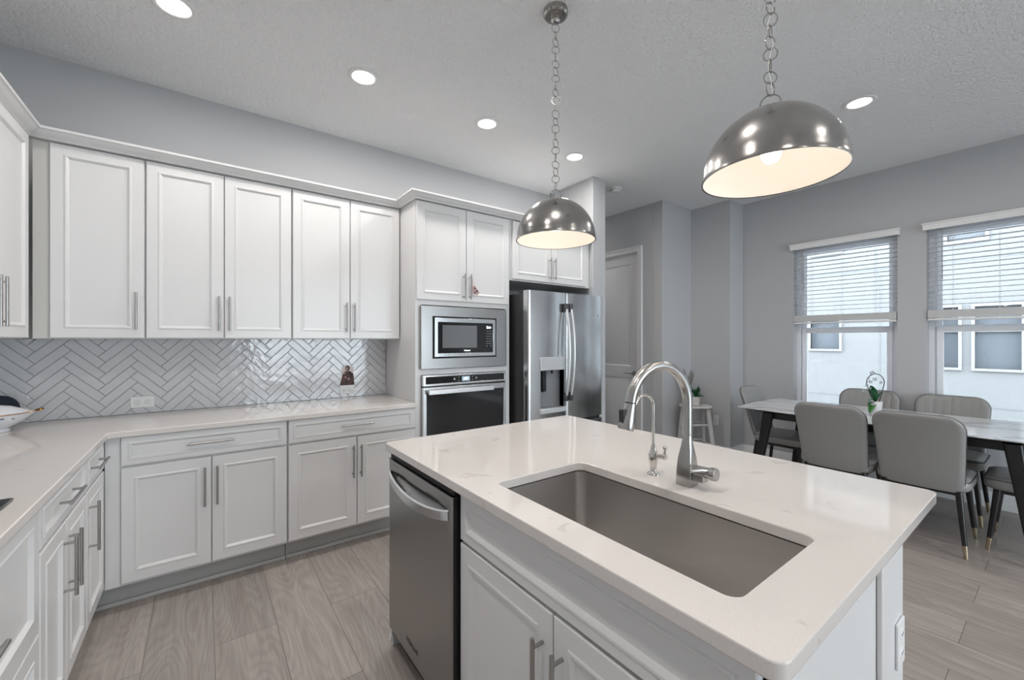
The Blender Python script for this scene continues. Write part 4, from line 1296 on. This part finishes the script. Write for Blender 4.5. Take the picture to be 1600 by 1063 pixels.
bm = bmesh.new(); tube(bm, [(0, 0, .09), (.012, -.01, .16), (.024, -.018, .235)], .002, 6); obj('stem', bm, 'stem', pp)
bm = bmesh.new(); ball(bm, (.022, -.017, .205), .011, .011, .013, 10); ball(bm, (.019, -.014, .185), .006, n=8); obj('bud', bm, 'bud', pp)
dp = thing('dried_grass_vase', 'dried feathery grass in a slim white vase on the stool, behind the faucet', 'plant', (sx_ - .038, sy_ + .080, .6135))
bm = bmesh.new(); lathe(bm, [(0, 0), (.026, 0), (.032, .02), (.034, .05), (.022, .085), (.018, .10), (.015, .10)], n=20)
obj('vase', bm, 'ceramic_pot', dp, smooth=50)
bm = bmesh.new()
for k in range(15):
    an = random.uniform(0, 2 * PI); sp = random.uniform(.03, .10)
    sp *= 1.15; tip_ = Vector((math.cos(an) * sp, math.sin(an) * sp, random.uniform(.33, .42)))
    b0 = Vector((0, 0, .08)); mid = b0.lerp(tip_, .5)
    tube(bm, [b0, mid, tip_], [.0012, .0012, .0008], 5)
    for q in range(26):
        t = .45 + .55 * q / 26; p = b0.lerp(tip_, t)
        dv = Vector((random.uniform(-1, 1), random.uniform(-1, 1), 1.3)).normalized() * (.036 * math.sin(PI * min(1, (t - .4) * 1.5)) + .006)
        tube(bm, [p, p + dv], [.0016, .0006], 4)
obj('dried_grass', bm, 'dried_grass', dp)

# ---------------------------------------------------------------- tureen and plate at the left
tu = thing('soup_tureen', 'white porcelain tureen with gold spout and gold rim, at the left picture edge', 'tureen', (-.865, 3.175, .9150))
bm = bmesh.new()
def boatring(a, b, z, spout=0.0, n=40):
    out = []
    for k in range(n):
        t = 2 * PI * k / n; c, s = math.cos(t), math.sin(t)
        x = a * c + (spout * max(0, c) ** 6 if c > 0 else -spout * .8 * max(0, -c) ** 6); y = b * s
        out.append((x, y, z + (spout * .22 * abs(c) ** 6)))
    return out
rings(bm, [boatring(.085, .060, .0), boatring(.088, .063, .008), boatring(.078, .056, .016), boatring(.105, .080, .034, .006), boatring(.134, .097, .062, .015), boatring(.145, .104, .088, .038), boatring(.140, .100, .090, .034)], cap1=True)
obj('bowl', bm, 'porcelain', tu, smooth=60)
bm = bmesh.new(); rings(bm, [boatring(.138, .099, .0915, .02), boatring(.12, .086, .108, .005), boatring(.09, .062, .124), boatring(.04, .03, .134), boatring(.012, .012, .137)], cap1=True)
ld = obj('lid', bm, 'porcelain', tu, smooth=60)
bm = bmesh.new(); ball(bm, (0.02, 0, .150), .017, .014, .014, 12); ball(bm, (.0, .0, .143), .010, n=10); obj('knob', bm, 'gold', ld)
bm = bmesh.new(); tube(bm, boatring(.1465, .105, .088, .038) + boatring(.1465, .105, .088, .038)[:1], .0022, 6)
ball(bm, (.184, 0, .098), .020, .012, .007, 12, Matrix.Rotation(-.25, 4, 'Y'))
ball(bm, (-.176, 0, .098), .018, .011, .006, 12)
obj('gold_rim', bm, 'gold', tu)
bm = bmesh.new()
for k in range(20):
    t = 2 * PI * k / 20; ball(bm, (.133 * math.cos(t) * 1.0, .096 * math.sin(t), .068 + .004 * (k % 2)), .010, .010, .004, 6)
obj('painted_motif', bm, 'blue_deco', tu)
pl = thing('display_plate', 'dark navy plate leaning on the tile behind the tureen', 'plate', (-.875, 3.445, .9155))
bm = bmesh.new(); lathe(bm, [(0, 0), (.05, 0), (.075, .010), (.078, .012), (.074, .014), (.05, .005), (0, .004)], n=40)
bmesh.ops.transform(bm, matrix=Matrix.Translation((0, -.035, .079)) @ Matrix.Rotation(math.radians(74), 4, 'X'), verts=bm.verts)
obj('dish', bm, 'navy_glaze', pl, smooth=50)
